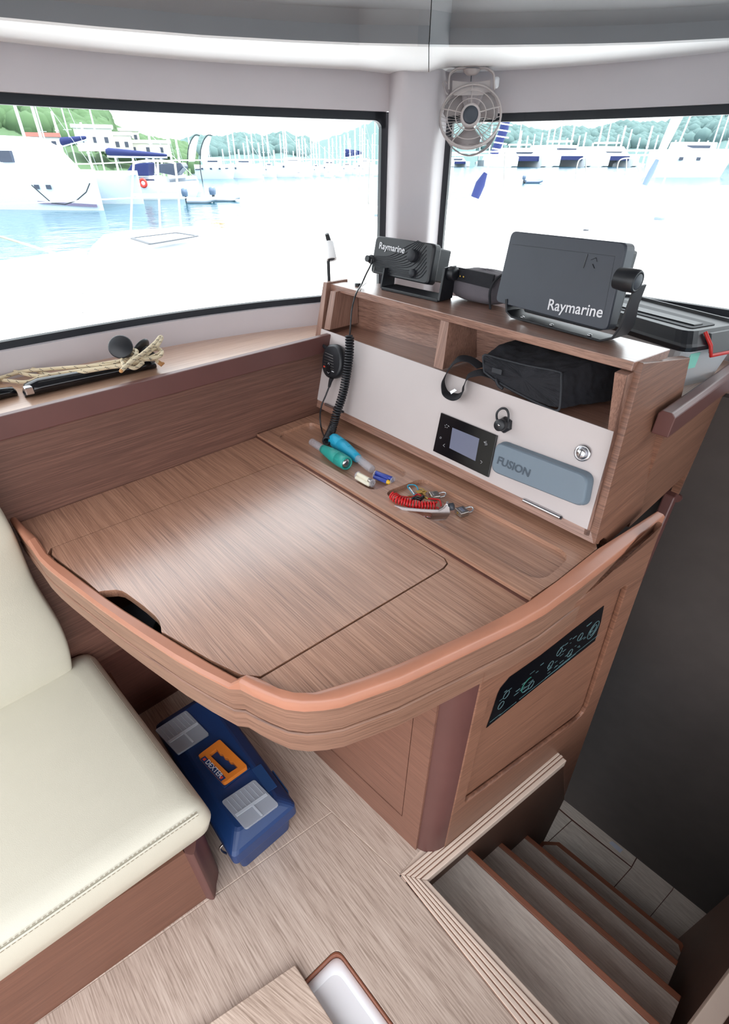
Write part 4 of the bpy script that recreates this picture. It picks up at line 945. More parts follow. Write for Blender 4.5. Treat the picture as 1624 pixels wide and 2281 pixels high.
def cellpack(name, label, a, b_, r, mats):
    a, b_ = V(a), V(b_); ax = (b_-a).normalized(); s_ = ax.cross(UPZ).normalized(); L_ = (b_-a).length
    t = thing(name, label, 'battery', ((a+b_)/2).xy.to_3d()+UPZ*ZR)
    for k, (dx, dz, m1, m2) in enumerate(mats):
        o = a+s_*dx+UPZ*dz
        c = B().lathe(o, ax, [(0, r*.9), (.001, r), (L_*.8, r), (L_*.8, r)], 16).build('cell', m1, parent=t)
        B().lathe(o, ax, [(L_*.8, r*1.005), (L_-.002, r*1.005), (L_-.001, r*.8), (L_, .0018), (L_+.001, .0015)], 16).build('cell_end', m2, parent=c)
    for e_ in (a-ax*.001, b_+ax*.0008):
        B().lathe(e_+UPZ*.002, ax, [(0, .0098), (.0022, .0098)], 18).build('holder_cap', 'tube', parent=t)
    B().box((a+b_)/2-UPZ*.003, ax*L_, s_*.003, UPZ*.006).build('holder_spine', 'tube', parent=t)
    return t
tA_ = cellpack('battery_pack', 'white battery pack lying below the flashlights in the tray', Z(797, 1060, ZR+.0105), Z(828, 1077, ZR+.0105), .0052, [(-.0052, -.002, 'battw', 'blacks'), (.0052, -.002, 'battw', 'battw'), (0, .0055, 'battw', 'steel')])
cellpack('battery_pack', 'blue and yellow battery pack next to the white one', Z(836, 1058, ZR+.0105), Z(873, 1072, ZR+.0105), .0052, [(-.0052, -.002, 'letter', 'battb'), (.0052, -.002, 'battb', 'batty'), (-.002, .0055, 'battb', 'battb')])
# red coil lanyard
lan = thing('coil_lanyard', 'red plastic coil lanyard lying in the desk tray behind the chrome handle', 'lanyard', Z(930, 1110, ZR))
zc = ZR+.0125
axp = smoothpath([Z(876, 1104, zc), Z(884, 1112, zc), Z(900, 1118, zc), Z(930, 1125, zc), Z(972, 1127, zc)], 20)
def helix(axis, turns, r, tube, n=14):
    l = [0]
    for a, c in zip(axis[:-1], axis[1:]): l.append(l[-1]+(c-a).length)
    N = turns*n; out = []; j = 0
    for k in range(N+1):
        s = l[-1]*k/N
        while j < len(l)-2 and l[j+1] < s: j += 1
        q = (s-l[j])/(l[j+1]-l[j]+1e-9); p = axis[j].lerp(axis[j+1], q); t = (axis[j+1]-axis[j]).normalized()
        u = (UPZ-t*t.z).normalized(); w2 = t.cross(u); a = 2*math.pi*turns*k/N; out.append(p+(u*math.cos(a)+w2*math.sin(a))*r)
    return B().tube(out, tube, 7)
helix(axp, 17, .0088, .0019).build('coil', 'red', parent=lan)
B().tube(smoothpath([Z(882, 1098, zc+.004), Z(895, 1106, zc), Z(918, 1107, zc), Z(930, 1101, zc), Z(938, 1104, zc)], 5), .0019, 7).build('lead', 'red', parent=lan)
B().tube(smoothpath([Z(972, 1130, zc), Z(982, 1132, zc), Z(980, 1115, zc), Z(970, 1112, zc), Z(953, 1111, zc)], 5), .0019, 7).build('lead', 'red', parent=lan)
for a, c in (((909, 1106.5), (918, 1106)), ((946, 1108), (954, 1111))): B().tube([Z(*a, zc), Z(*c, zc)], .0027, 8).build('ferrule', 'brass', parent=lan)
B().tube(smoothpath([Z(917, 1113, zc), Z(926, 1109, zc+.003), Z(937, 1112, zc+.003), Z(943, 1106, zc+.003), Z(935, 1116, zc)], 5), [.002]+[.004]*19+[.002], 8).build('clip', 'blackg', parent=lan)
# chrome clamp with slot and black knob
hb = Z(905, 1139, ZR); he = Z(985, 1160, ZR)
sh = thing('steel_handle', 'polished steel slotted handle with dark knob lying across the tray', 'handle', Z(960, 1150, ZR))
hq = (Z(978, 1159, ZR)-Z(915, 1147, ZR)).normalized(); hn = V((hq.y, -hq.x, 0)); hn = hn if hn.dot(V((0, -1, 0))) > 0 else -hn
HP = plane(Z(975, 1159, ZR), (hn+UPZ*.1))
ho = [(878, 1126), (900, 1132), (940, 1136), (975, 1137.5), (987, 1131), (993, 1122), (1001, 1131), (1003, 1145), (994, 1157), (978, 1160), (950, 1158), (925, 1151), (900, 1139)]
slot = rnd([HP(905, 1137.5), HP(960, 1142), HP(963, 1146), HP(960, 1152.5), HP(930, 1150)], .004)
B().prism([HP(*p) for p in ho], hn*-.004, holes=[slot]).build('blade', 'chrome', parent=sh, bevel=.001)
B().prism([HP(975, 1137.5), HP(987, 1131), HP(993, 1122), HP(998, 1124), HP(990, 1134), HP(978, 1141)], hn*-.012).build('shoulder', 'chrome', parent=sh, bevel=.001)
kc = HP(999, 1136)
B().lathe(kc-hn*.012, hq*.9+UPZ*.3, [(-.004, .006), (0, .0085), (.008, .0085), (.010, .006), (.010, .0005)], 8).build('knob', 'grey', parent=sh)
# padlocks
def padlock(label, c, yaw, openang, size=1.0, lie=True, mat='steel'):
    ex = V((math.cos(yaw), math.sin(yaw), 0)); ey = V((-ex.y, ex.x, 0))
    t = thing('padlock', label, 'padlock', V((c.x, c.y, ZR)))
    w_, h_, d_ = .021*size, .019*size, .010*size; o = V((c.x, c.y, ZR+d_/2))
    B().box(o, ex*w_, ey*h_, UPZ*d_).build('body', mat, parent=t, bevel=.0015)
    B().lathe(o-ey*h_*.5+ex*.0, -ey, [(0, .0028), (.0006, .0028), (.0006, .001)], 12).build('keyhole', 'brass', parent=t)
    B().box(o+UPZ*d_*.51, ex*w_*.6, ey*h_*.35, UPZ*.0004).build('stamp', 'chrome', parent=t)
    r = .0072*size
    p = [o+ey*h_*.45+ex*r+UPZ*.0]+[o+ey*(h_*.5+.007)+ex*r*math.cos(a)+(ey+UPZ*.25)*r*1.2*math.sin(a) for a in [math.pi*k/10 for k in range(11)]]+[o+ey*h_*.45-ex*r]
    B().tube(p, .0018*size, 8).build('shackle', 'chrome', parent=t); return t
padlock('steel padlock lying with raised shackle right of the steel handle', Z(1029, 1138, ZR+.008), math.radians(-18), 0, 1.15)
padlock('tarnished steel padlock at the back of the tray behind the red coil', Z(968, 1102, ZR+.008), math.radians(-30), 0, 1.1)
kb = thing('key_bunch', 'small brass keys on a light blue carabiner in the tray', 'keys', Z(925, 1092, ZR))
cz = ZR+.004
B().tube(smoothpath([Z(911, 1080, cz+.006), Z(908, 1084, cz+.004), Z(915, 1093, cz), Z(924, 1103, cz), Z(931, 1095, cz), Z(929, 1085, cz+.004), Z(922, 1080, cz+.006), Z(911, 1080, cz+.006)], 4), .0013, 7).build('carabiner', 'cyan', parent=kb)
B().tube([Z(912, 1086, cz+.004), Z(923, 1101, cz+.001)], .0017, 7).build('gate', 'chrome', parent=kb)
B().tube([Z(936, 1093, cz+.002)+V((math.cos(t)*.007, math.sin(t)*.007, 0)) for t in [2*math.pi*k/14 for k in range(14)]], .0006, 5, closed=True).build('split_ring', 'steel', parent=kb)
for k, (u, v, a) in enumerate(((938, 1091, .2), (942, 1096, -.5), (933, 1096, 1.2))):
    p = Z(u, v, cz+k*.0012); e = V((math.cos(a), math.sin(a), 0)); f = V((-e.y, e.x, 0))
    B().prism(rnd([p-e*.006-f*.006, p+e*.006-f*.006, p+e*.006-f*.002, p+e*.016-f*.002, p+e*.016+f*.002, p+e*.006+f*.002, p+e*.006+f*.006, p-e*.006+f*.006], .002, 2), UPZ*.001).build('key', 'brass', parent=kb)
# ================================================================== WINCH HANDLES AND ROPE ON THE LEDGE
zl_ = ZL
def winch(label, a, b_, g0, g1, lug):
    a, b_ = V(a), V(b_); t = thing('winch_handle', label, 'winch handle', V(((a+b_)/2).xy.to_3d()+UPZ*zl_))
    ax = (b_-a).normalized(); s_ = V((-ax.y, ax.x, 0)); Lg = (b_-a).length
    loops = []
    for f, w_, h_ in ((0, .012, .010), (.03, .019, .026), (.12, .021, .032), (.5, .016, .028), (.85, .012, .022), (.97, .012, .020), (1, .006, .012)):
        p = a+ax*Lg*f; loops.append([p+s_*w_*math.cos(q)*(1 if abs(math.cos(q)) > .2 else 1)+UPZ*(zl_-p.z+h_*.5+h_*.5*math.sin(q)) for q in [2*math.pi*k/12 for k in range(12)]])
    B().loft(loops).build('arm', 'blackg', parent=t)
    B().box(a+ax*.012+s_*0-UPZ*(a.z-zl_-.012)+ray(60, 880)*-.016, ax*.016, s_*.016, UPZ*.016).build('lug', 'chrome', parent=t, bevel=.002)
    g0, g1 = V(g0), V(g1); gx = (g1-g0).normalized()
    B().lathe(g0, gx, [(0, .013), (.01, .0115), ((g1-g0).length*.55, .011), ((g1-g0).length*.9, .0125), ((g1-g0).length, .013)], 20).build('grip', 'grey', parent=t)
    B().lathe(g0+gx*(g1-g0).length*.5, gx, [(0, .0117), (.0012, .0117)], 20).build('red_ring', 'redl', parent=t)
    B().lathe(g1, gx, [(-.004, .010), (0, .022), (.003, .0255), (.007, .0265), (.009, .024), (.010, .001)], 28).build('grip_disc', 'black', parent=t)
    return t
winch('black winch handle on the left ledge, its chrome lug end showing by the frame edge', Z(48, 868, zl_+.016), Z(345, 806, zl_+.014), Z(300, 805, zl_+.014), VX(271, 775, -1.19), 0)
winch('second black winch handle cut off by the left frame edge, under the rope', Z(-140, 905, zl_+.016), Z(34, 866, zl_+.014), VX(345, 800, -1.20), VX(318, 779, -1.225), 0)
rp_ = thing('rope_bundle', 'pale rope with dark flecks bundled over the winch handles', 'rope', Z(200, 820, zl_))
def ropet(pts, r=.0042, name='strand'):
    pth = smoothpath(pts, 8); o = B().tube(pth, r, 8).build(name, 'rope', parent=rp_)
    fb = B(); acc = 0; nxt = .01; side = 1
    for a, c in zip(pth[:-1], pth[1:]):
        acc += (c-a).length
        if acc > nxt:
            nxt = acc+.021; t = (c-a).normalized(); toC = (CAM-a).normalized(); s_ = t.cross(toC).normalized()
            n_f = (toC-t*toC.dot(t)).normalized()
            for q in (-.35, .05, .45):
                p = a+s_*r*q+n_f*r*math.sqrt(max(0, 1-q*q))*.97+t*(.0035*q*2)
                fb.box(p, t*.003, s_*.0011, n_f*.0006)
    if fb.v: tag(fb.build('fleck', 'ropef', parent=o), kind='stuff')
rz = lambda u, v, h: Z(u, v, zl_+h)
ropet([rz(-40, 850, .012), rz(0, 842, .014), rz(50, 828, .016), rz(110, 822, .022), rz(180, 817, .03), rz(250, 812, .034), rz(280, 800, .036), rz(300, 795, .04)])
ropet([rz(-40, 832, .012), rz(20, 826, .014), rz(70, 836, .014), rz(130, 838, .018), rz(200, 826, .03), rz(260, 815, .038), rz(300, 806, .042)])
ropet([rz(-40, 842, .006), rz(10, 847, .008), rz(60, 851, .01), rz(100, 838, .018), rz(160, 828, .026), rz(230, 820, .034), rz(290, 812, .04), rz(330, 798, .042), rz(358, 785, .042), rz(350, 776, .04), rz(320, 782, .04), rz(290, 790, .04)])
ropet([rz(-40, 820, .012), rz(10, 822, .012), rz(60, 818, .012), rz(100, 832, .012), rz(160, 840, .016)])
ropet([rz(200, 815, .03), rz(255, 806, .034), rz(300, 800, .042), rz(350, 796, .042), rz(361, 783, .044), rz(345, 778, .044), rz(310, 792, .044), rz(290, 800, .044)])
ropet([rz(270, 826, .05), rz(290, 808, .052), rz(320, 786, .056), rz(345, 764, .06), rz(356, 751, .062), rz(360, 753, .06), rz(352, 768, .056), rz(335, 782, .05), rz(318, 798, .046)])
ropet([rz(285, 790, .045), rz(292, 780, .05), rz(305, 782, .05), rz(300, 795, .05), rz(285, 812, .046), rz(300, 820, .04), rz(318, 808, .04)])
ropet([rz(278, 818, .046), rz(272, 800, .048), rz(283, 788, .05), rz(300, 788, .05), rz(325, 800, .044), rz(345, 800, .03), rz(352, 808, .02)])
B().tube([rz(352, 806, .02), rz(360, 812, .018), rz(364, 809, .016)], [.005, .006, .003], 7).build('frayed_end', 'frayed', parent=rp_)
B().lathe(rz(270, 826, .05), (rz(266, 831, .049)-rz(270, 826, .05)), [(0, .0042), (.003, .0038), (.004, .001)], 8).build('whipped_end', 'frayed', parent=rp_)
# ================================================================== FAN
fb_ = Z(1050, 146, 1.588)
fan = thing('cabin_fan', 'pale grey cabin fan with round cage hanging from the soffit by the corner post', 'fan', fb_)
fdir = V((-fb_.x, -fb_.y, 0)).normalized(); fx = V((-fdir.y, fdir.x, 0)); fx = fx if fx.dot(rt) > 0 else -fx
TL_ = .2
FPL = plane(fb_+fdir*.0, (fdir+UPZ*.0)); FU = (fdir+UPZ*TL_).normalized().cross(fx).normalized(); FU = FU if FU.z > 0 else -FU
fnn = fdir.copy()
Fp = lambda u, v, o=0: FPL(u, v)+fnn*o
px = (Fp(1114, 262)-Fp(981, 262)).length/133
B().lathe(Fp(1050, 138), (0, 0, -1), [(-.004, 21*px), (.006, 21*px), (9*px, 20*px), (9.5*px, 4*px)], 28).build('mount', 'fanp', parent=fan)
B().lathe(Fp(1051, 155), (0, 0, -1), [(0, 19*px), (4*px, 17*px), (9*px, 10*px), (10*px, 2*px)], 24).build('pivot_dome', 'fanp', parent=fan)
B().tube([Fp(1050, 165), Fp(1049, 182)], .0012, 6).build('cable', 'grey', parent=fan)
yk = smoothpath([Fp(1000, 200), Fp(1001, 172), Fp(1008, 160), Fp(1022, 153), Fp(1050, 152), Fp(1080, 152), Fp(1093, 158), Fp(1100, 168), Fp(1101, 200)], 5)
for off in (-.009, .009):
    B().tube([p+fnn*off for p in yk], .0022, 8).build('yoke_edge', 'fanp', parent=fan)
ribbon(yk, fnn, .018, .003, 'yoke', 'fanb', fan)
B().prism([Fp(1007, 178, -.01), Fp(1030, 181, -.01), Fp(1050, 182, -.01), Fp(1072, 180.5, -.01), Fp(1093, 176, -.01), Fp(1093, 205, -.01), Fp(1085, 210, -.01), Fp(1012, 212, -.01), Fp(1006, 208, -.01)], -fnn*.003).build('bracket_plate', 'fanp', parent=fan, bevel=.001)
B().lathe(Fp(1101, 184), fx, [(0, 9*px), (4*px, 10*px), (8*px, 9.5*px), (10*px, 7*px), (10.5*px, px)], 20).build('tilt_knob', 'letter', parent=fan)
B().tube(smoothpath([Fp(997, 187), Fp(991, 181), Fp(987, 186), Fp(990, 196), Fp(993, 206), Fp(998, 211)], 5), .002, 7).build('cable_hook', 'fanp', parent=fan)
Cc = Fp(1047.5, 262)
fnn = (fdir+UPZ*TL_).normalized()
def ring(c, r, t, n=40, yscale=1): return B().tube([c+fx*math.cos(a)*r+FU*math.sin(a)*r*.85 for a in [2*math.pi*k/n for k in range(n)]], t, 6, closed=True)
R0 = 67*px
FT = fnn*.022; BKo = -fnn*.022
ring(Cc+fnn*.01, R0, .0024).build('cage_rim', 'fanp', parent=fan)
ring(Cc-fnn*.006, R0*1.005, .0024).build('cage_rim', 'fanp', parent=fan)
ring(Cc+fnn*.02, R0*.77, .0011).build('cage_ring', 'fanp', parent=fan)
ring(Cc+fnn*.026, R0*.50, .0011).build('cage_ring', 'fanp', parent=fan)
for a in (92, 166, 18, 237, 304):
    a = math.radians(a); e = fx*math.cos(a)+FU*math.sin(a)*.85
    B().tube([Cc+e*R0*.3+fnn*.022, Cc+e*R0*.7+fnn*.018, Cc+e*R0+fnn*.01], .0014, 6).build('cage_spoke', 'fanp', parent=fan)
for k in range(44):
    a = 2*math.pi*(k+.5)/44; e = fx*math.cos(a)+FU*math.sin(a)*.85
    B().tube([Cc+e*R0*.3-fnn*.026, Cc+e*R0*.8-fnn*.024, Cc+e*R0-fnn*.006], .0008, 4).build('rear_spoke', 'fanp', parent=fan)
B().lathe(Cc-fnn*.02, fnn, [(0, R0*.28), (.034, R0*.335), (.040, R0*.33), (.043, R0*.30), (.043, R0*.25), (.040, R0*.24)], 32).build('hub', 'fanp', parent=fan)
B().lathe(Cc+fnn*.018, fnn, [(0, R0*.245), (.006, R0*.245), (.004, R0*.13), (.004, .0005)], 28).build('hub_disc', 'fand', parent=fan)
for a0 in (268, 148, 30):
    L = []
    rows = [(.28, 24), (.45, 26), (.65, 30), (.82, 33), (.91, 26), (.945, 10)]
    top_ = [Cc+(fx*math.cos(math.radians(a0+dv*s))+FU*.85*math.sin(math.radians(a0+dv*s)))*R0*r+fnn*(.009*s) for r, dv in rows for s in (1,)]
    bot_ = [Cc+(fx*math.cos(math.radians(a0-dv))+FU*.85*math.sin(math.radians(a0-dv)))*R0*r-fnn*.009 for r, dv in rows]
    b = B(); n = len(rows)
    for th in (0, 1):
        pass
    loops = [[top_[i], top_[i].lerp(bot_[i], .5)+fnn*.002, bot_[i], bot_[i]-fnn*.0015, top_[i].lerp(bot_[i], .5)+fnn*.0005, top_[i]-fnn*.0015] for i in range(n)]
    b.loft(loops).build('blade', 'fanb', parent=fan)
lp_o = [Fp(982, 275, -.012), Fp(990, 300, -.012), Fp(1003, 322, -.012), Fp(1022, 339, -.012), Fp(1045, 346, -.012), Fp(1068, 340, -.012), Fp(1090, 325, -.012), Fp(1105, 300, -.012), Fp(1113, 275, -.012)]
cr_i = [Cc+(fx*math.cos(a)+FU*math.sin(a)*.85)*R0*.99-fnn*.012 for a in [math.radians(-8-k*(164/14)) for k in range(15)]]
hole_ = rnd([Fp(1005, 319, -.012), Fp(1016, 322, -.012), Fp(1046, 329, -.012), Fp(1076, 322, -.012), Fp(1086, 319, -.012), Fp(1080, 327, -.012), Fp(1062, 338, -.012), Fp(1046, 342, -.012), Fp(1028, 339, -.012), Fp(1010, 327, -.012)], .003, 3)
B().prism(smoothpath(lp_o, 3)+cr_i, -fnn*.004, holes=[hole_]).build('rear_shell', 'fanb', parent=fan)
# ================================================================== SUMP, LOOSE HATCH
sp_ = thing('bilge_sump', 'white moulded basin set in a rectangular opening in the floor', 'basin', (S0+sump_o[2])/2+UPZ*-.14)
cS = sum(sump_o, V((0, 0, 0)))/4
def sl_(ins, z, r=.02):
    q = [S0+sB*ins+sA*ins, S0+sB*(.40-ins)+sA*ins, S0+sB*(.40-ins)+sA*(.26-ins), S0+sB*ins+sA*(.26-ins)]
    return [V((p.x, p.y, z)) for p in rnd(q, r, 5)]
B().loft([sl_(.001, -.03), sl_(.001, -.002), sl_(.004, .0005), sl_(.0045, -.03)], cap=False, smooth=False).build('wood_lining', 'nosing', parent=sp_)
o = B().loft([sl_(.0045, -.024), sl_(.006, -.020), sl_(.022, -.021, .022), sl_(.030, -.03, .025), sl_(.045, -.125, .03), sl_(.055, -.134, .03)], smooth=True)
o.build('basin', 'sump', parent=sp_)
h0 = Z(657, 2149, .016); hl = (Z(464, 2281, .016)-h0).normalized(); hr = (Z(743, 2281, .016)-h0).normalized()
tag(B().prism([h0, h0+hl*.62, h0+hl*.62+hr*.42, h0+hr*.42], (0, 0, -.0155)).build('floor_hatch_board', 'hatchf', bevel=.0015), 'loose pale wooden floor hatch lying partly over the white sump', 'hatch')
tag(B().lathe(Z(892, 1951, .0055), UPZ, [(0, .002), (.0004, .002)], 8).build('screw_head', 'black'), 'tiny dark screw at the outer corner of the ribbed trim', 'screw')
# ================================================================== TOOLBOX
F1, F2 = Z(541, 1947), Z(662, 1856); tx = (F2-F1).normalized(); wT = (F2-F1).length; ty = V((-1, .02, 0)).normalized(); tx = V((0.02, 1, 0)).normalized()
LT = .405; HT = .158
tb = thing('toolbox', 'navy blue plastic toolbox with orange handle on the floor beside the seat', 'toolbox', F1+tx*wT/2+ty*LT/2)
To = lambda a, c, h: F1+tx*a+ty*c+UPZ*h
def tl(i, z, r=.014): return rnd([To(i, i, z), To(wT-i, i, z), To(wT-i, LT-i, z), To(i, LT-i, z)], r, 4)
B().loft([tl(.012, 0.001), tl(.006, .004), tl(.0, .088), tl(.0, .09)], smooth=False).build('body', 'navy', parent=tb, bevel=.002)
B().loft([tl(-.010, .088), tl(-.012, .094), tl(-.011, .128), tl(-.006, .136), tl(.016, HT-.003, .018), tl(.022, HT, .018)], smooth=False).build('lid', 'navy', parent=tb, bevel=.002)
tz = HT
def tp(u, v, h=0): return Z(u, v, tz+h)
for q, nm in (([(494, 1788), (567.6, 1739), (622, 1794.7), (548, 1850)], 0), ([(346.5, 1629), (416, 1585), (467, 1638), (397, 1683.5)], 1)):
    pts = [tp(u, v, .002) for u, v in q]
    B().prism([tp(u, v, -.001) for u, v in q], (0, 0, .0014)).build('organiser_well', 'navy2', parent=tb)
    og = B().prism(rnd(pts, .006, 3), (0, 0, .007)).build('organiser_lid', 'clearp', parent=tb, bevel=.0015)
    e1 = pts[1]-pts[0]; e2 = pts[3]-pts[0]
    for f in (.0,): 
        B().prism([pts[0]+e1*.04+e2*.52+UPZ*.007, pts[0]+e1*.96+e2*.52+UPZ*.007, pts[0]+e1*.96+e2*.60+UPZ*.007, pts[0]+e1*.04+e2*.60+UPZ*.007], (0, 0, .0015)).build('divider_rib', 'ribm', parent=og)
        B().prism([pts[0]+e1*.48+e2*.60+UPZ*.007, pts[0]+e1*.53+e2*.60+UPZ*.007, pts[0]+e1*.53+e2*.96+UPZ*.007, pts[0]+e1*.48+e2*.96+UPZ*.007], (0, 0, .0015)).build('divider_rib', 'ribm', parent=og)
    for f in [.12+.13*k for k in range(7)]:
        B().prism([pts[0]+e1*f+e2*.06+UPZ*.007, pts[0]+e1*(f+.012)+e2*.06+UPZ*.007, pts[0]+e1*(f+.012)+e2*.5+UPZ*.007, pts[0]+e1*f+e2*.5+UPZ*.007], (0, 0, .001)).build('divider_rib', 'ribm', parent=og)
hq4 = [tp(443, 1689, .004), tp(491, 1653, .004), tp(553, 1713, .004), tp(500, 1751, .004)]
ho4 = [tp(468, 1687, .004), tp(484, 1674, .004), tp(491, 1684, .004), tp(497, 1685, .004), tp(502, 1693, .004), tp(509, 1695, .004), tp(514, 1703, .004), tp(521, 1704, .004), tp(531, 1716, .004), tp(511, 1729, .004)]
hd_ = B().prism(rnd(hq4, .006, 4), (0, 0, .014), holes=[ho4]).build('handle', 'orange', parent=tb, bevel=.003)
B().prism([tp(438, 1688, .0), tp(490, 1648, .0), tp(558, 1712, .0), tp(500, 1757, .0)], (0, 0, .004)).build('handle_recess', 'navy', parent=tb, bevel=.001)
lq4 = [tp(446, 1691, .0185), tp(457, 1684, .0185), tp(503, 1733, .0185), tp(492, 1741, .0185)]
B().prism(lq4, (0, 0, .0006)).build('name_plate', 'navy', parent=tb)
e1 = lq4[2]-lq4[1]; e2 = lq4[0]-lq4[1]
for f in (.05, .87): B().prism([lq4[1]+e1*f+e2*.25+UPZ*.0007, lq4[1]+e1*(f+.08)+e2*.25+UPZ*.0007, lq4[1]+e1*(f+.08)+e2*.75+UPZ*.0007, lq4[1]+e1*f+e2*.75+UPZ*.0007], (0, 0, .0004)).build('red_mark', 'redp', parent=tb)
text('maker_name', 'DEXTER', lq4[0]+e1*.19-e2*.18+UPZ*.0008, e1, -e2, .0165, 'letter', tb, .0004, .006)
# clasp and hinge pads
B().tube(smoothpath([To(-.014, .03, .13), To(-.022, .03, .125), To(-.02, .03, .10), To(-.014, .03, .08)], 4), .002, 6, flatness=2).build('clasp', 'steel', parent=tb)
B().prism([To(wT+.013, .03, .098), To(wT+.013, .10, .098), To(wT+.013, .10, .125), To(wT+.013, .03, .125)], tx*.003).build('hinge_pad', 'navy2', parent=tb, bevel=.001)
B().prism([To(wT-.03, .045, HT), To(wT-.004, .045, HT-.006), To(wT-.004, .12, HT-.006), To(wT-.03, .12, HT)], (0, 0, .002)).build('lid_pad', 'navy2', parent=tb, bevel=.001)
# ================================================================== SEAT
zs0, zs1 = .25, .37
c0 = Z(470, 1815, .33); c0 = Z(455, 1790, zs1)
ang_f = (Z(0, 2100, zs1)-Z(452, 1790, zs1)).normalized(); bkd = (Z(160, 1400, zs1)-Z(452, 1790, zs1)).normalized(); bkd.z = 0
cs0 = Z(458, 1786, zs1)
seat = thing('seat_cushion', 'cream leather bench seat cushion with stitched front seam', 'cushion', V((-.85, -.6, zs0)))
def cl(i, z, r=.03):
    q = [cs0+ang_f*i*1+bkd*i, cs0+ang_f*(1.7)+bkd*i, cs0+ang_f*1.7+bkd*(.56-i), cs0+ang_f*i+bkd*(.56-i)]
    return [V((p.x, p.y, z)) for p in rnd(q, r, 6)]
B().loft([cl(.012, zs0), cl(.002, zs0+.008), cl(-.006, (zs0+zs1)/2-.01), cl(-.002, zs1-.035), cl(.004, zs1-.018), cl(.016, zs1-.006), cl(.03, zs1-.001, .04), cl(.055, zs1, .05)], smooth=True).build('cushion', 'leather', parent=seat)
off = V((1, -.1, 0)).normalized()
def seam(i, z, side, mat='thread', r=.0007, n0=0):
    q = cl(i, z)
    return q
for zz_, ii in ((zs1-.016, .0035), (zs1-.026, .0005)):
    p0 = cs0+ang_f*.02+bkd*ii; p1 = cs0+ang_f*1.6+bkd*ii; o_ = -bkd*.0012; N_ = 190; b = B()
    for k in range(N_):
        a = p0.lerp(p1, k/N_); c = p0.lerp(p1, (k+.62)/N_); a = V((a.x, a.y, zz_))+o_; c = V((c.x, c.y, zz_))+o_; b.tube([a, c], .00075, 4)
    tag(b.build('stitch', 'thread', parent=seat), kind='stuff')
pw_ = [cs0+ang_f*.02+bkd*.0, cs0+ang_f*1.6+bkd*.0]
B().tube([V((p.x, p.y, zs1-.021))-bkd*.0004 for p in pw_], .0022, 6).build('piping', 'leather', parent=seat)
p0 = cs0+bkd*.03+ang_f*.012; p1 = cs0+bkd*.52+ang_f*.012; b = B()
for k in range(90): a = p0.lerp(p1, k/90); c = p0.lerp(p1, (k+.6)/90); b.tube([V((a.x, a.y, zs1-.0055)), V((c.x, c.y, zs1-.0055))], .0007, 4)
tag(b.build('stitch', 'thread', parent=seat), kind='stuff')
# bench base with dark rounded corner post
bench = thing('bench_base', 'brown veneered bench base with a dark rounded corner post under the cream seat', 'bench', V((-.85, -.6, 0)))
g1_ = Z(460, 2001); g2_ = Z(75, 2281); gd = (g2_-g1_).normalized()
B().prism([g1_, g1_+gd*1.7, g1_+gd*1.7+UPZ*.249, g1_+UPZ*.249], V((-.02, 0, 0))).build('front_board', 'bench', parent=bench)
g3_ = Z(486, 1962); side_ = V((-1, 0, 0))
arc = smoothpath([g1_, g1_+(g3_-g1_)*.35+V((.018, .0, 0)), g3_+V((.003, -.006, 0)), g3_+V((-.02, .012, 0)), g3_+V((-.06, .016, 0))], 5)
sect = arc+[g3_+V((-.06, -.02, 0)), g1_+V((-.02, .005, 0))]
smooth_obj(B().loft([sect, [p+UPZ*.249 for p in sect]], smooth=False).build('corner_post', 'post', parent=bench), 40)
e_ = arc[-1]
B().prism([e_, V((-1.10, e_.y+.0, 0)), V((-1.10, e_.y, .249)), e_+UPZ*.249], (0, -.02, 0)).build('end_board', 'bench', parent=bench)
# back cushion
def pillow(name, label, cx, cy, cz, sx, sy, sz, lean, seed):
    t = thing(name, label, 'cushion', V((cx, cy, cz-sz/2)))
    L = []; nv = 14; nu = 32
    for i in range(nv+1):
        f = -1+2*i/nv; prof_ = (1-abs(f)**6)**.25 if abs(f) < 1 else .04
        l = []
        for k in range(nu):
            a = 2*math.pi*k/nu; c, s = math.cos(a), math.sin(a); e = .28
            X = math.copysign(abs(c)**e, c); Y = math.copysign(abs(s)**e, s)
            puff = (1-abs(Y)**3)*(1-f*f)*.35
            l.append(V((cx+sx/2*X*(.55+.45*prof_+puff)+lean*(f*sz/2), cy+sy/2*Y*(.96+.04*prof_)+.004*math.sin(f*9+seed), cz+sz/2*f)))
        L.append(l)
    B().loft(L).build('cover', 'leather', parent=t, subd=1)
    return t
pcu = pillow('back_cushion', 'cream leather back cushion standing against the settle at the left edge', -1.07, -.278, zs1+.40, .06, .60, .80, -.0, 1)
for yy in ():
    b = B(); 
    q = [V((-1.046, yy+.001, zs1+.02+.53*k/60)) for k in range(61)]
    for k in range(60): b.tube([q[k], q[k].lerp(q[k+1], .6)], .0007, 4)
    tag(b.build('stitch', 'thread', parent=pcu), kind='stuff')
# ================================================================== OUTSIDE
WZ = -1.6
def newwater():
    m, t, b = newmat('water'); N = t.nodes; setp(b, Roughness=.12, IOR=1.33)
    b.inputs['Base Color'].default_value = srgb(20, 78, 96)
    g = N.new('ShaderNodeNewGeometry'); bp = N.new('ShaderNodeBump'); bp.inputs['Strength'].default_value = .8; bp.inputs['Distance'].default_value = .12
    n = N.new('ShaderNodeTexNoise'); n.inputs['Scale'].default_value = .9; n.inputs['Detail'].default_value = 5
    t.links.new(g.outputs['Position'], n.inputs['Vector']); t.links.new(n.outputs[0], bp.inputs['Height']); t.links.new(bp.outputs[0], b.inputs['Normal']); return m
M['water'] = newwater()
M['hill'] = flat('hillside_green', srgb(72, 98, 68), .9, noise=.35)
M['hillhaze'] = flat('hazed_far_hillside', srgb(78, 104, 104), .9, noise=.3)  # distance haze put into the colour as a bluish tint over the green
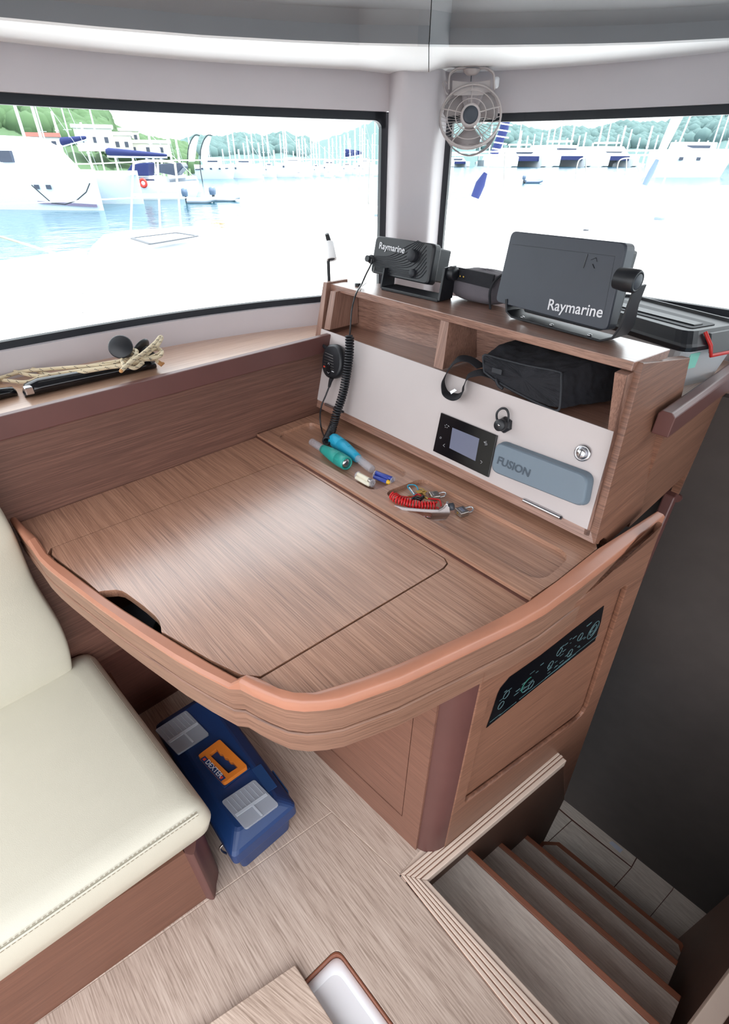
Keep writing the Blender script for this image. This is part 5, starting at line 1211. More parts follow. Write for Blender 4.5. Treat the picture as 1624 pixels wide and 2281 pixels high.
M['tree'] = flat('tree_crown', srgb(66, 94, 60), .9, noise=.35)
M['netm'] = flat('net_white', srgb(236, 238, 236), .7)
M['dink'] = flat('dinghy_grey', srgb(150, 160, 172), .6)
M['outb'] = flat('outboard', srgb(96, 116, 142), .4)
tag(B().prism([(-700, -400, WZ-1), (500, -400, WZ-1), (900, 1200, WZ-1), (-1100, 1200, WZ-1)], (0, 0, 1)).build('water', 'water'), kind='structure')
def far(u, v, d):      # point at horizontal distance d seen at u,v
    r = ray(u, v); return CAM+r*(d/math.hypot(r.x, r.y))
# ---- hills
def hill(name, pts, d0, d1, mat, seed, jag=.02):
    rr = random.Random(seed); P = []
    for (a, c), (e, f) in zip(pts[:-1], pts[1:]):
        for k in range(6): P.append((a+(e-a)*k/6, c+(f-c)*k/6))
    P.append(pts[-1]); L = []
    for u, v in P:
        top_ = far(u, v, d1); b0 = far(u, 352, d0); b0.z = WZ-.3; row = [V(b0)]
        h_ = max(.5, top_.z-WZ)
        for f in (.25, .5, .75, .9):
            p = b0.lerp(V((top_.x, top_.y, WZ)), f); p.z = WZ+h_*math.sin(f*math.pi/2)*(1+rr.uniform(-.05, .05)); row.append(p)
        top_.z += h_*rr.uniform(-jag, jag); row.append(top_)
        bk = top_*1.25; bk.z = WZ-.3; row.append(V(bk)); L.append(row)
    o = B().loft(L, cap=False, closed=False, smooth=True).build(name, mat); struct(o); return L
h1 = hill('hill_left', [(-260, 120), (-60, 150), (60, 178), (130, 205), (180, 232), (225, 262), (240, 300), (300, 322), (360, 335), (420, 342)], 110, 170, 'hill', 1)
h2 = hill('hill_middle', [(405, 330), (440, 318), (500, 322), (540, 310), (590, 320), (630, 308), (665, 322), (700, 318), (760, 300), (800, 285), (862, 262), (960, 220), (1010, 250), (1060, 285)], 300, 420, 'hillhaze', 2, .01)
h3 = hill('hill_right', [(980, 292), (1060, 296), (1120, 292), (1180, 306), (1215, 312), (1260, 300), (1320, 306), (1380, 290), (1440, 292), (1480, 293), (1520, 270), (1570, 250), (1624, 245), (1700, 235), (1900, 250)], 520, 700, 'hillhaze', 3, .01)
def crowns(name, L, n, r0, seed, mat):
    rr = random.Random(seed); b = B()
    for k in range(n):
        i = rr.randrange(len(L)-1); j = rr.randrange(1, 5); t, s = rr.random(), rr.random()
        p = L[i][j].lerp(L[i+1][j], t).lerp(L[i][j+1].lerp(L[i+1][j+1], t), s); r = r0*rr.uniform(.6, 1.3)
        n_ = 6; b.loft([[p+V((math.cos(2*math.pi*q/n_)*ra*r, math.sin(2*math.pi*q/n_)*ra*r, hh*r)) for q in range(n_)] for ra, hh in ((.8, -.5), (1, .1), (.65, .7), (.08, .95))])
    tag(b.build(name, mat), 'dense round green tree crowns covering the hillside', 'trees', kind='stuff')
crowns('tree_crowns', h1, 1500, 2.2, 5, 'tree')
D.objects['tree_crowns']['label'] = 'dense green tree crowns covering the left hillside behind the masts'
crowns('tree_crowns', h2[:40], 900, 3.6, 6, 'hillhaze'); D.objects['tree_crowns.001']['label'] = 'low line of trees behind the middle of the marina'
crowns('tree_crowns', h3, 1200, 7, 8, 'hillhaze'); D.objects['tree_crowns.002']['label'] = 'wooded far ridge seen through the right window'
# ---- houses on the left hillside
for u, v, w_, h_, d, lab, rf in ((212, 312, 6, 3.2, 118, 'white flat-roofed house among trees right of the tallest left masts', 'gel'), (100, 322, 4.2, 1.8, 105, 'low house with a long red roof at the foot of the left hill', 'roofm'), (262, 322, 5, 2.6, 120, 'pale house at the right end of the wooded hill', 'gel'), (330, 334, 8, 2, 124, 'long pale waterfront building behind the blue sail cover', 'gel'), (290, 306, 3.6, 2, 140, 'small white house highest on the right end of the hill', 'gel')):
    c = far(u, v, d); t = thing('house', lab, 'house', V((c.x, c.y, c.z-h_/2))); f = V((-c.x, -c.y, 0)).normalized(); s = V((-f.y, f.x, 0))
    B().box(c, s*w_, f*3, UPZ*h_).build('walls', 'house', parent=t)
    B().box(c+UPZ*(h_/2+.25), s*(w_+.6), f*3.6, UPZ*.5).build('roof', rf, parent=t)
    for k in range(3): B().box(c+s*(w_*(k-1)*.3)+f*1.52, s*.6, f*.1, UPZ*.8).build('window', 'bwin', parent=t)
# ---- boats
def yacht(label, us, ub, vw, hpx, masts=(), cover=None, cover_px=None, cabin=True, stripe=None, group=None, beam=None, ports=0, name='sailboat', cat='sailboat', vwb=None, coachv=.35, spreaders=True):
    S, E = Z(us, vw, WZ), Z(ub, vwb or vw, WZ); ax = (E-S); Lg = ax.length; ax.normalize(); sd = V((-ax.y, ax.x, 0))
    sd = sd if sd.dot(S) > 0 else -sd; dist = math.hypot(S.x, S.y); ppm = F_PX/math.cos(PITCH)/dist; H_ = hpx/ppm; bm_ = beam or Lg*.32
    S, E = S+sd*bm_*.5, E+sd*bm_*.5
    t = thing(name, label, cat, (S+E)/2, group)
    rows = []
    for f, wv, sheer, bt in ((0, .7, 1.0, .55), (.15, .9, .97, .7), (.4, 1, .95, .8), (.65, .82, .98, .6), (.85, .45, 1.05, .3), (.97, .12, 1.12, .06), (1, .02, 1.14, .01)):
        c = S+ax*Lg*(f*(1 if True else 1)); w_ = bm_/2
        cb_ = S+ax*Lg*min(f, .93)
        rows.append([cb_-sd*w_*bt-UPZ*.15, c-sd*w_*wv+UPZ*H_*sheer*.55, c-sd*w_*wv+UPZ*H_*sheer, c+sd*w_*wv+UPZ*H_*sheer, c+sd*w_*wv+UPZ*H_*sheer*.55, cb_+sd*w_*bt-UPZ*.15])
    o = B().loft(rows, smooth=False).build('hull', 'gel' if not stripe else 'hullb', parent=t); smooth_obj(o, 40)
    if stripe: B().prism([S+ax*Lg*.02-sd*bm_*.46+UPZ*H_*.62, S+ax*Lg*.85-sd*bm_*.26+UPZ*H_*.72, S+ax*Lg*.85-sd*bm_*.26+UPZ*H_*.78, S+ax*Lg*.02-sd*bm_*.46+UPZ*H_*.70], -sd*.06).build('stripe', 'bwin', parent=t)
    for k in range(ports):
        B().box(S+ax*Lg*(.2+.22*k)-sd*bm_*.5+UPZ*H_*.72, ax*Lg*.05, sd*.08, UPZ*H_*.12).build('porthole', 'bwin', parent=t)
    if cabin:
        B().loft([[S+ax*Lg*a+sd*bm_*y*k_+UPZ*z for a, y in ((.22, -.3), (.7, -.22), (.7, .22), (.22, .3))] for z, k_ in ((H_*.95, 1), (H_*(1+coachv), .8))], smooth=False).build('cabin', 'gel', parent=t)
        B().box(S+ax*Lg*.45-sd*bm_*.25+UPZ*H_*(1+coachv*.5), ax*Lg*.3, sd*.06, UPZ*H_*coachv*.3).build('cabin_window', 'bwin', parent=t)
    for (um, vt, vb) in masts:
        P = plane((S+E)/2, V(((S+E)/2).xy.to_3d()).normalized()); b0 = P(um, vb); t0 = P(um+(um-812)*0, vt); t0 = P(um, vt); rr_ = max(.07, 1.6/ppm*.9)
        mo_ = B().tube([V((b0.x, b0.y, WZ+H_*.9)), V((b0.x, b0.y, t0.z))], rr_, 6).build('mast', 'alu', parent=t)
        if spreaders:
            for q in (.45, .7): zc_ = WZ+H_+(t0.z-WZ-H_)*q; B().tube([V((b0.x, b0.y, zc_))-rt*(t0.z-WZ)*.045, V((b0.x, b0.y, zc_))+rt*(t0.z-WZ)*.045], rr_*.35, 4).build('spreader', 'alu', parent=mo_)
        B().tube([V((b0.x, b0.y, t0.z)), E+UPZ*H_*1.1], .02, 4).build('forestay', 'alu', parent=mo_)
    if cover:
        P = plane((S+E)/2, V(((S+E)/2).xy.to_3d()).normalized()); (u0, v0), (u1, v1) = cover_px; a, c = P(u0, v0), P(u1, v1); hh = (P(u0, v0-1)-P(u0, v0)).length
        loops = []
        for f, k_ in ((0, .6), (.05, 1), (.35, .85), (.7, .6), (.95, .4), (1, .25)):
            p = a.lerp(c, f); loops.append([p+sd*.2*k_*math.cos(q)+UPZ*(hh*9*k_*math.sin(q)) for q in [2*math.pi*i/8 for i in range(8)]])
        B().loft(loops).build('sail_cover', cover, parent=t)
        B().tube([a-UPZ*hh*10, c-UPZ*hh*5], .08, 6).build('boom', 'alu', parent=t)
    return t
# catamaran large at the left edge
def cat_(label, bow_px, wl_v, hull_px, length, hd_, beam, masts=(), group=None, cabpx=60, win=True):
    Bw = Z(bow_px, wl_v, WZ); dist = math.hypot(Bw.x, Bw.y); ppm = F_PX/math.cos(PITCH)/dist; H_ = hull_px/ppm; ax = hd_.normalized(); sd = V((-ax.y, ax.x, 0)); sd = sd if sd.dot(Bw) > 0 else -sd
    t = thing('catamaran', label, 'catamaran', Bw-ax*length*.5+sd*beam*.5, group); w_ = .8*H_/1.9
    for k in (0, 1):
        o_ = Bw+sd*(beam*k+w_*.5); rows = []
        for f, wv in ((0, .03), (.04, .4), (.2, .85), (.45, 1), (.8, .95), (1, .7)):
            c = o_-ax*length*f; zt_ = H_*(1-.06*f)
            rows.append([c-sd*w_*wv*.35-UPZ*.2, c-sd*w_*wv*.5+UPZ*H_*.35, c-sd*w_*wv*.5+UPZ*zt_, c+sd*w_*wv*.5+UPZ*zt_, c+sd*w_*wv*.5+UPZ*H_*.35, c+sd*w_*wv*.35-UPZ*.2])
        h_ = B().loft(rows, smooth=False).build('hull', 'hullb', parent=t); smooth_obj(h_, 40)
        if k == 0:
            for f in (.27, .34): B().box(o_-ax*length*f-sd*w_*.52+UPZ*H_*.62, ax*.34, sd*.04, UPZ*.24).build('porthole', 'bwin', parent=h_)
            B().prism([o_-ax*length*.02-sd*w_*.30+UPZ*H_*.09, o_-ax*length*.36-sd*w_*.52+UPZ*H_*.18, o_-ax*length*.36-sd*w_*.52+UPZ*H_*.25, o_-ax*length*.02-sd*w_*.30+UPZ*H_*.17], -sd*.06).build('stripe', 'stripe', parent=h_)
    q = lambda f, y, z: Bw-ax*length*f+sd*(w_*.5+beam*y)+UPZ*z
    B().prism([q(.30, -.05, H_*.72), q(1, -.05, H_*.72), q(1, 1.05, H_*.72), q(.30, 1.05, H_*.72)], UPZ*H_*.3).build('bridge_deck', 'gel', parent=t)
    B().prism([q(.01, 0, H_*.88), q(.04, 0, H_*.88), q(.04, 1, H_*.88), q(.01, 1, H_*.88)], UPZ*.15).build('cross_beam', 'gel', parent=t)
    ch = cabpx/ppm
    cab = B().loft([[q(.36, .02, H_*.98), q(.92, .02, H_*.98), q(.92, .98, H_*.98), q(.36, .98, H_*.98)], [q(.46, .06, H_+ch*.75), q(.92, .06, H_+ch*.8), q(.92, .94, H_+ch*.8), q(.46, .94, H_+ch*.75)], [q(.54, .14, H_+ch), q(.88, .14, H_+ch), q(.88, .86, H_+ch), q(.54, .86, H_+ch)]], smooth=False).build('cabin', 'gel', parent=t, bevel=.12)
    for f in (.50, .62, .74): B().box(q(f, .02, H_+ch*.42), ax*length*.075, sd*.25, UPZ*ch*.32).build('cabin_window', 'bwin', parent=cab)
    B().prism([q(.40, .045, H_+ch*.08), q(.475, .065, H_+ch*.66), q(.475, .9, H_+ch*.66), q(.40, .9, H_+ch*.08)], ax*.05).build('sun_blind', 'beige', parent=cab)
    P = plane((q(.5, .5, 0)).xy.to_3d(), V(q(.5, .5, 0)).xy.to_3d().normalized())
    for um, vt in masts:
        a = P(um, vt); B().tube([V((a.x, a.y, WZ+H_)), a], max(.1, 3/ppm), 8).build('mast', 'alu', parent=t)
    return t
cat_('large white catamaran moored close at the left edge of the left window', 224, 470, 68, 12.0, (rt*1-hd*.10), 6.0, ((6, 150), (45, 150)), cabpx=62)
yacht('white sailboat with a long dark blue sail cover beside the large catamaran bow', 205, 440, 446, 30, ((238, 150, 400),), 'bblue', ((236, 338), (372, 346)), ports=0, beam=3.4)
yacht('sailboat with raised blue sail cover behind the large catamaran cabin', 60, 215, 418, 22, ((180, 160, 400), (126, 170, 400)), 'bblue', ((134, 316), (192, 306)))
# lifebuoys
def torus(c, n_, R_, r_, name, lab, mat):
    n_ = V(n_).normalized(); u = n_.orthogonal().normalized(); w2 = n_.cross(u)
    return tag(B().tube([c+u*R_*math.cos(a)+w2*R_*math.sin(a) for a in [2*math.pi*k/16 for k in range(16)]], r_, 8, closed=True).build(name, mat), lab, 'lifebuoy')
cI = Z(318, 446, WZ); dd_ = math.hypot(cI.x, cI.y)-.2
torus(far(319, 408, dd_), hd, .26, .1, 'lifebuoy', 'red horseshoe lifebuoy hanging on the rail of the sailboat with the dark blue cover', 'bred')
for u, lab in ((229, 'left red fender of the pair just right of the large catamaran bow'), (238, 'right red fender of the pair just right of the large catamaran bow')):
    tag(B().ball(far(u, 411, dd_), .13, 1, 1, 1.0).build('fender', 'bred'), lab, 'fender')
# blue spray awning and bimini of that boat
P_ = lambda u, v: far(u, v, dd_+.6)
for nm, lab, q in (('sprayhood', 'blue canvas sprayhood over the cockpit behind the pulpit seat', [(275, 392), (292, 366), (330, 362), (330, 392)]), ('bimini', 'dark canvas bimini at the stern above the grey dinghy', [(345, 366), (402, 362), (408, 372), (392, 392), (350, 384)])):
    tag(B().prism([P_(u, v) for u, v in q], hd*1.6).build(nm, 'bblue' if nm == 'sprayhood' else 'bwin', bevel=.08), lab, 'awning')
yacht('white motor yacht with thin dark hull stripe left of the white marina row', 436, 524, 399, 26, (), ports=3, stripe=True, name='motor_yacht', cat='motorboat', beam=3.2, coachv=.5)
row = [(512, 588, 397.5, 26, ((527, 245, 375), (567, 255, 375)), 'white sailing yacht with long low side window just right of the motor yacht', None),
       (588, 618, 395, 20, ((590, 300, 375),), 'small white sailboat between the two longest white yachts', None),
       (617, 698, 394.5, 27, ((636, 290, 375), (664, 250, 375)), 'longest white sailing yacht in the middle of the left window', None),
       (697, 716, 391.5, 16, ((676, 305, 375), (700, 308, 375)), 'short white sailboat right of the longest white yacht', None),
       (714, 760, 390.5, 20, ((706, 315, 375), (742, 308, 375)), 'white sailboat with mast rising before the foot of the far slope', None),
       (760, 792, 389, 16, ((768, 300, 375), (780, 308, 375)), 'white sailboat left of the chrome stanchions', None),
       (790, 838, 388.5, 22, ((802, 275, 375), (812, 270, 375)), 'white sailboat with blue sail cover behind the chrome stanchions', ('bblue', ((768, 341), (806, 340)))),
       (836, 880, 388, 18, ((834, 268, 375), (848, 268, 375)), 'white sailboat with orange canvas at the right end of the left window', None)]
for us_, ub_, vw, hp, ms, lab, cv_ in row:
    yacht(lab, us_, ub_, vw, hp, ms, cover=cv_[0] if cv_ else None, cover_px=cv_[1] if cv_ else None, ports=1, beam=3.0)
# grey dinghies with outboards
def dinghy(label, u0, u1, v, mat='dink', motors=(), person=False):
    a, c = Z(u0, v, WZ), Z(u1, v, WZ); ax = (c-a); Lg = ax.length; ax.normalize(); sd = V((-ax.y, ax.x, 0)); m_ = (a+c)/2
    t = thing('dinghy', label, 'dinghy', m_); r = Lg*.075
    pth = [m_+ax*Lg*.5*x+sd*Lg*.19*y+UPZ*(.8*r+z) for x, y, z in ((-1, 1, 0), (-.3, 1, 0), (.4, .95, 0), (.8, .55, .1), (1, 0, .15), (.8, -.55, .1), (.4, -.95, 0), (-.3, -1, 0), (-1, -1, 0))]
    B().tube(smoothpath(pth, 4), r, 8).build('tube', mat, parent=t)
    B().box(m_-ax*Lg*.1+UPZ*r*.6, ax*Lg*.8, sd*Lg*.34, UPZ*.1).build('floor', 'grey', parent=t)
    B().box(m_-ax*Lg*.45+UPZ*r*1.2, ax*.08, sd*Lg*.34, UPZ*r*1.6).build('transom', mat, parent=t)
    for k in range(len(motors) if motors else 0):
        p = m_-ax*(Lg*.5+.15)+sd*motors[k]; mo = B().loft([[p+ax*x*s_+sd*y*s_+UPZ*z for x, y in ((-.25, -.16), (.2, -.16), (.2, .16), (-.25, .16))] for z, s_ in ((.45, .8), (.7, 1), (.95, .9), (1.02, .5))]).build('outboard', 'outb', parent=t); B().box(p+UPZ*.15, ax*.14, sd*.1, UPZ*.7).build('motor_leg', 'grey', parent=mo)
    return t
dinghy('grey dinghy with outboard motor floating left of the white glare', 420, 480, 452, 'dink', (0,))
dinghy('dinghy with tilted outboard at the right end of the dinghy pair', 480, 532, 448, 'dink', (0, .4))
dinghy('grey inflatable hanging at the stern above the water', 345, 440, 440, 'dink')
o_ = [o for o in D.objects if o.name.startswith('dinghy')][-1]; o_.location.z += 1.05
# motors sit at right side: flip not needed
# feather banners
for k, u in enumerate((418, 446)):
    b0 = far(u, 372, 95); pts = [V((b0.x, b0.y, WZ)), b0, far(u+1, 335, 95), far(u+8, 312, 95), far(u+17, 301, 95), far(u+27, 302, 95)]
    t = thing('feather_banner', ('left' if k == 0 else 'right')+' one of the two curved white feather banners above the motor yacht', 'banner', b0)
    B().tube(smoothpath(pts, 5), .07, 6).build('pole', 'brope', parent=t)
    B().prism([far(u+2, 360, 95), far(u+2, 335, 95), far(u+9, 313, 95), far(u+17, 303, 95), far(u+25, 305, 95), far(u+20, 325, 95), far(u+16, 360, 95)], hd*.05).build('flag', 'gel', parent=t)
# distant second row: copies
rr = random.Random(23)
def copytree(o, parent=None):
    c = o.copy(); COL.objects.link(c); c.parent = parent
    for ch in list(o.children): copytree(ch, c)
    return c
proto = yacht('distant white sailboat in the packed rows beyond the nearer boats, its bare mast rising', 540, 556, 384, 6, ((548, 318, 378),), group='distant sailboats in the left window rows', cabin=True, spreaders=True, beam=2.0)
pb_ = V(proto.location); pd = math.hypot(pb_.x, pb_.y)
us = [150, 205, 262, 300, 330, 345, 362, 385, 402, 430, 455, 470, 500, 515, 535, 556, 580, 600, 612, 628, 640, 655, 668, 682, 694, 712, 724, 733, 750, 758, 775, 790, 806, 818, 828, 842, 852]
for i, u in enumerate(us):
    c = copytree(proto); d = rr.uniform(90, 106) if u < 425 else rr.uniform(112, 175); reg = 'behind the blue sail cover' if u < 425 else ('beyond the motor yacht' if u < 620 else 'beyond the right half of the white marina row'); c['label'] = 'distant white sailboat with a bare mast '+reg; c['group'] = 'distant masts '+reg; p = far(u, 380, d); c.location = V((p.x, p.y, WZ)); c.scale = (1, 1, rr.uniform(.55, 1.25)*1.15)
    c.rotation_euler.z = rr.uniform(-.5, .5)
# ---- right window: row of catamarans
catrow = [(1005, 1046, 372, 'white catamaran partly hidden behind the blue furled sail'), (1140, 1218, 372.5, 'white catamaran with blue shadowed gap right of the furled sail'), (1232, 1318, 372, 'white catamaran with flybridge in the middle of the right window'), (1342, 1420, 372, 'white catamaran with a small red flag behind the bow seats'), (1098, 1138, 370, 'small white motorboat moored beside the second catamaran'), (1322, 1344, 370, 'small white boat in the gap left of the catamaran with the flag')]
catp = None
def catfar(lab, u0, u1, v, grp=None):
    a, c = Z(u0, v, WZ), Z(u1, v, WZ); ex = (c-a); W_ = ex.length; ex.normalize(); ey = V((-ex.y, ex.x, 0)); ey = ey if ey.dot(a) > 0 else -ey; m_ = (a+c)/2
    t = thing('catamaran', lab, 'catamaran', m_, grp); q = lambda x, y, z: m_+ex*x*W_+ey*y*W_+UPZ*z*W_
    for s in (-1, 1):
        B().loft([[q(s*.42-.07, y, z0), q(s*.42+.07, y, z0), q(s*.42+.08, y, z1), q(s*.42-.08, y, z1)] for y, z0, z1 in ((0, .02, .20), (.1, -.01, .22), (1.3, 0, .22))], smooth=False).build('hull', 'gel', parent=t)
    B().prism([q(-.48, .15, .12), q(.48, .15, .12), q(.48, .15, .22), q(-.48, .15, .22)], ey*W_*1.1).build('bridge_deck', 'bblue', parent=t)  # shade of the gap between the hulls put into this dark blue
    cb_ = B().loft([[q(-.42, .25, .22), q(.42, .25, .22), q(.42, 1.1, .22), q(-.42, 1.1, .22)], [q(-.34, .4, .38), q(.34, .4, .38), q(.34, 1.1, .38), q(-.34, 1.1, .38)]], smooth=False).build('cabin', 'gel', parent=t)
    B().box(q(0, .30, .30), ex*W_*.45, ey*W_*.08, UPZ*W_*.05).build('cabin_window', 'bwin', parent=cb_)
    B().box(q(.1, .7, .45), ex*W_*.4, ey*W_*.4, UPZ*W_*.03).build('flybridge', 'gel', parent=cb_)
    B().tube([q(0, .6, .3), q(0, .6, 1.15)], W_*.012, 5).build('mast', 'alu', parent=t)
    return t
for u0, u1, v, lab in catrow: catfar(lab, u0, u1, v)
yacht('big white catamaran hull low on the water at the right edge of the right window', 1470, 1640, 396, 44, ((1575, 150, 360), (1590, 150, 360)), beam=7, name='catamaran', cat='catamaran', ports=2, coachv=.35)
proto2 = yacht('distant sailboat mast rising before the far wooded ridge in the right window', 1060, 1070, 366, 4, ((1065, 300, 362),), group='distant sailboats in the right window', cabin=True, beam=2.0)
for u in [1010, 1032, 1085, 1100, 1112, 1128, 1146, 1150, 1165, 1180, 1196, 1210, 1222, 1236, 1252, 1262, 1278, 1290, 1310, 1322, 1340, 1362, 1372, 1388, 1410, 1430, 1448, 1465, 1490, 1540, 1560, 1605]:
    c = copytree(proto2); d = rr.uniform(325, 430); reg = 'left of the middle catamaran' if u < 1240 else ('right of the middle catamaran' if u < 1460 else 'behind the big catamaran at the right edge'); c['label'] = 'distant sailboat mast before the wooded ridge '+reg; c['group'] = 'distant masts '+reg; p = far(u, 362, d); c.location = V((p.x, p.y, WZ)); c.scale = (1, 1, rr.uniform(.7, 1.4)*d/math.hypot(proto2.location.x, proto2.location.y)*1.0); c.rotation_euler.z = rr.uniform(-.5, .5)
dinghy('small dark moored tender alone on the bright water in the right window', 1168, 1206, 408, 'outb', (0,))
# ---- our own foredeck
DZ = .55
dk = [(-30, 800), (186, 745), (186, 590), (205, 548), (232, 522), (300, 512), (520, 500), (700, 480), (860, 455), (1000, 445), (1290, 418), (1624, 413), (1900, 430)]
dpts = [Z(u, v, DZ) for u, v in dk]
struct(B().prism([p-UPZ*.2 for p in dpts]+[V((1.2, 1.75, DZ-.2)), V((-.6, 1.66, DZ-.2)), V((-1.28, 1.45, DZ-.2)), V((-1.45, .5, DZ-.2)), V((-1.45, -.6, DZ-.2)), V((-2.6, -.6, DZ-.2))], (0, 0, .2)).build('floor_foredeck', 'deck'))
# side of the coachroof under the windows
struct(strip([p*1.02 for p in W1s]+[p*1.03 for p in PB[1:-1]]+[p*1.02 for p in W2s[:-4]], DZ-.1, .975, .05).build('wall_coachroof_side', 'gel'))
# trampoline net
NZ = .42
n00, n10, n11, n01 = Z(186, 580, NZ), Z(-140, 618, NZ), Z(-190, 850, NZ), Z(190, 742, NZ)
net = thing('trampoline_net', 'white woven trampoline net stretched beside the foredeck', 'net', (n00+n10+n11+n01)/4)
b = B(); nA, nB = 54, 60
for k in range(nA):
    f = (k+.5)/nA; a, c = n00.lerp(n10, f), n01.lerp(n11, f); w_ = (n10-n00)*(.36/nA); b.prism([a-w_, a+w_, c+w_, c-w_], (0, 0, .004))
for k in range(nB):
    f = (k+.5)/nB; a, c = n00.lerp(n01, f), n10.lerp(n11, f); w_ = (n01-n00)*(.36/nB); b.prism([a-w_, a+w_, c+w_, c-w_], (0, 0, .006))
tag(b.build('mesh', 'netm', parent=net), kind='stuff')
B().tube([n00, n10], .02, 8).build('edge_rope', 'netm', parent=net); B().tube([n00, n01], .018, 8).build('edge_rope', 'netm', parent=net)
for k in range(9): B().ball(n00.lerp(n01, (k+.5)/9), .02, n=8).build('lacing_hook', 'brope', parent=net)
tag(B().tube([Z(-120, 612, DZ+.02), Z(188, 566, DZ+.02)], .05, 10).build('cross_beam', 'deck'), 'white beam along the far edge of the trampoline net', 'beam')
tag(B().tube([Z(-60, 505, DZ+.1), Z(0, 527, DZ+.1), Z(70, 548, DZ+.08), Z(128, 566, DZ+.05)], .012, 6).build('mooring_rope', 'rope'), 'pale rope running down over the beam by the net', 'rope')
# hatch
hp_ = [Z(288, 532, DZ+.07), Z(395, 519, DZ+.07), Z(446, 527, DZ+.07), Z(333, 546, DZ+.07)]
hh_ = thing('deck_hatch', 'square tinted deck hatch in a white coaming on the foredeck', 'hatch', (hp_[0]+hp_[2])/2-UPZ*.07)
co = [Z(272, 537, DZ), Z(398, 513, DZ), Z(470, 529, DZ), Z(325, 556, DZ)]
B().loft([rnd([p for p in co], .08), rnd([p+UPZ*.055+((hp_[0]+hp_[2])/2-p)*.06 for p in co], .08)], smooth=False).build('coaming', 'gel', parent=hh_)
B().prism(rnd(hp_, .05), (0, 0, .012), holes=[rnd([p+((hp_[0]+hp_[2])/2-p)*.12 for p in hp_], .05)]).build('frame', 'grey', parent=hh_)
B().prism(rnd([p+((hp_[0]+hp_[2])/2-p)*.1-UPZ*.004 for p in hp_], .05), (0, 0, .008)).build('pane', 'hullb', parent=hh_)
# bow seats: bent tube, centre post, seat board
def bowseat(label, feet, top, mid, seatv, r=.016, z=DZ):
    (ua, va), (ub, vb) = feet; A_, B2 = Z(ua, va, z), Z(ub, vb, z); nrm = V(((A_+B2)/2).xy.to_3d()).normalized(); P = plane((A_+B2)/2, nrm)
    t = thing('bow_bench', label, 'seat', (A_+B2)/2); (ta, tva), (tb_, tvb) = top
    pth = smoothpath([P(ua, va), P((ua+ta)/2, (va+tva)/2), P(ta, tva+16), P(ta+6, tva+3), P((ta+tb_)/2, (tva+tvb)/2-1), P(tb_-6, tvb+3), P(tb_, tvb+16), P((ub+tb_)/2, (vb+tvb)/2), P(ub, vb)], 5)
    B().tube(pth, r, 8).build('frame_tube', 'steel', parent=t)
    B().tube([P(mid[0], (tva+tvb)/2), P(mid[1], (va+vb)/2)], r, 8).build('centre_post', 'steel', parent=t)
    l, q = P(ua+(ta-ua)*.5-2, seatv), P(ub+(tb_-ub)*.5+2, seatv)
    B().prism([l, q, q-nrm*.22+(l-q)*.2, l-nrm*.22+(q-l)*.2], (0, 0, .03)).build('seat_board', 'gel', parent=t, bevel=.008); return t
bowseat('polished tube bow seat with white board standing on the foredeck in the left window', ((291, 516), (404, 516)), ((297, 359), (391, 359)), (351, 357), 437)
bowseat('left one of the two bow seats in the right window', ((1280, 428), (1335, 428)), ((1286, 352), (1332, 352)), (1306, 1304), 391, r=.02)
bowseat('right one of the two bow seats in the right window', ((1372, 426), (1425, 426)), ((1376, 353), (1424, 353)), (1396, 1394), 385, r=.02)
# stanchions and life lines
def stick(name, lab, cat, pxs, d, r, mat='steel', grp=None): return tag(B().tube([far(u, v, d) for u, v in pxs], r, 8).build(name, mat), lab, cat, grp)
stick('stanchion', 'taller steel stanchion near the right side of the left window', 'post', [(803, 345), (799, 492)], 9.6, .012)
stick('stanchion', 'shorter steel stanchion just right of the taller one in the left window', 'post', [(820, 350), (824, 362), (821, 455)], 13.4, .014)
stick('stanchion', 'white stanchion left of the small tender in the right window', 'post', [(1126, 336), (1121, 462)], 12.9, .018)
stick('life_line', 'upper life line wire crossing the left window', 'wire', [(-40, 368), (200, 365), (390, 357), (700, 355), (862, 357)], 7, .005, 'gel')
stick('life_line', 'lower life line wire crossing the left window', 'wire', [(-40, 456), (140, 449), (290, 441), (400, 440), (540, 445)], 6.8, .005, 'gel')
stick('life_line', 'upper of the two life lines in the right window', 'wire', [(960, 342), (1126, 337), (1624, 334), (1700, 334)], 8.5, .009, 'gel')
stick('life_line', 'lower of the two life lines in the right window', 'wire', [(960, 346), (1126, 345), (1624, 346), (1700, 346)], 8.5, .009, 'gel')
stick('bow_line', 'dark mooring line looped from the large catamaran bow', 'rope', [(200, 408), (192, 428), (170, 447), (145, 455), (115, 452), (90, 430), (70, 412)], 34.5, .03, 'brope')
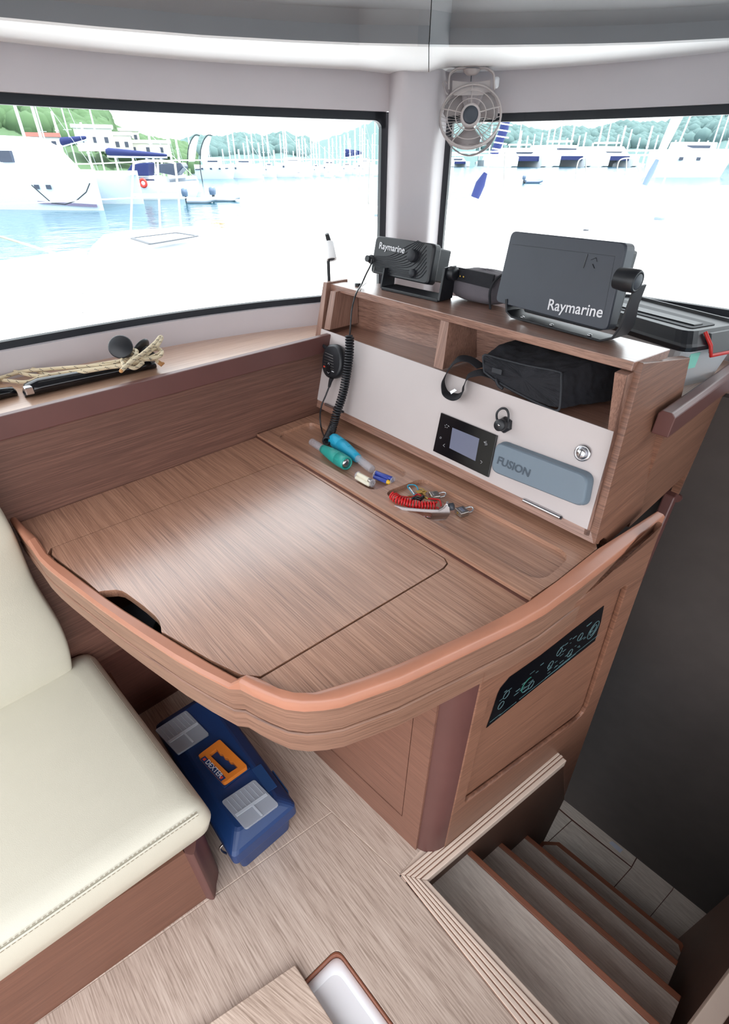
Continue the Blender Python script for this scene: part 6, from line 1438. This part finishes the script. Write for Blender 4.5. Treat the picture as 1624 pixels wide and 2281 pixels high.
# furled head sail, blue with white lashings
hs = thing('furled_headsail', 'blue furled headsail with white lashings beside the fan', 'sail', far(1060, 455, 12.6))
B().tube([far(1140, 215, 12.6), far(1122, 290, 12.6), far(1100, 345, 12.6)], [.065, .09, .08], 10).build('furled_cloth', 'bblue', parent=hs)
B().tube([far(1082, 385, 12.6), far(1070, 410, 12.6), far(1058, 440, 12.6)], [.04, .10, .09], 10).build('lower_bag', 'bblue', parent=hs)
B().tube([far(1100, 345, 12.6), far(1045, 462, 12.6)], .012, 6).build('stay', 'steel', parent=hs)
for k in range(6):
    v = 262+k*14; c = far(1131-(v-262)*.29, v, 12.5); B().tube([c-rt*.13+UPZ*.01, c+rt*.13-UPZ*.02], .012, 5).build('lashing', 'gel', parent=hs)
s2 = thing('forestay_roll', 'white rolled sail running diagonally down at the right of the right window', 'sail', far(1440, 415, 21))
B().tube([far(1530, 215, 21), far(1465, 355, 21)], [.18, .10], 10).build('roll', 'gel', parent=s2)
B().tube([far(1465, 355, 21), far(1450, 385, 21), far(1436, 412, 21)], [.06, .1, .08], 8).build('furler', 'outb', parent=s2)
stick('shroud_wire', 'thin pale stay wire right of the rolled sail', 'wire', [(1548, 235), (1500, 350), (1474, 416)], 19, .02, 'gel')
# deck gear
for u, v, r, h_, lab, mt_ in ((1338, 522, .10, .05, 'round white deck vent seen above the chart plotter', 'hullb'), (1305, 514, .04, .02, 'small dark cleat left of the round deck vent', 'grey'), (1468, 490, .09, .05, 'anchor windlass low on the foredeck in the right window', 'greyp'), (1395, 494, .035, .03, 'small fitting left of the windlass on the foredeck', 'hullb'), (1400, 425, .14, .08, 'coiled rope heap between the bow seats and the rolled sail', 'label'), (484, 506, .16, .05, 'coil of pale rope on the foredeck right of the hatch', 'rope'), (1000, 462, .16, .07, 'rope heap at the foot of the furled headsail', 'label'), (843, 482, .08, .04, 'small deck fitting right of the stanchions in the left window', 'greyp')):
    if 'rope' in lab:
        c = Z(u, v, DZ); t = B()
        pts = [c+V((math.cos(a)*r*(.6+.4*math.sin(a*2.3)), math.sin(a)*r*(.6+.4*math.cos(a*1.7)), .012+.0022*a*1.2)) for a in [k*.45 for k in range(64)]]
        tag(t.tube(pts, .011, 6).build('rope_coil', mt_), lab, 'rope')
    else:
        tag(B().lathe(Z(u, v, DZ), UPZ, [(0, r), (h_*.7, r), (h_, r*.8), (h_, .002)], 20).build('deck_fitting', mt_), lab, 'fitting')
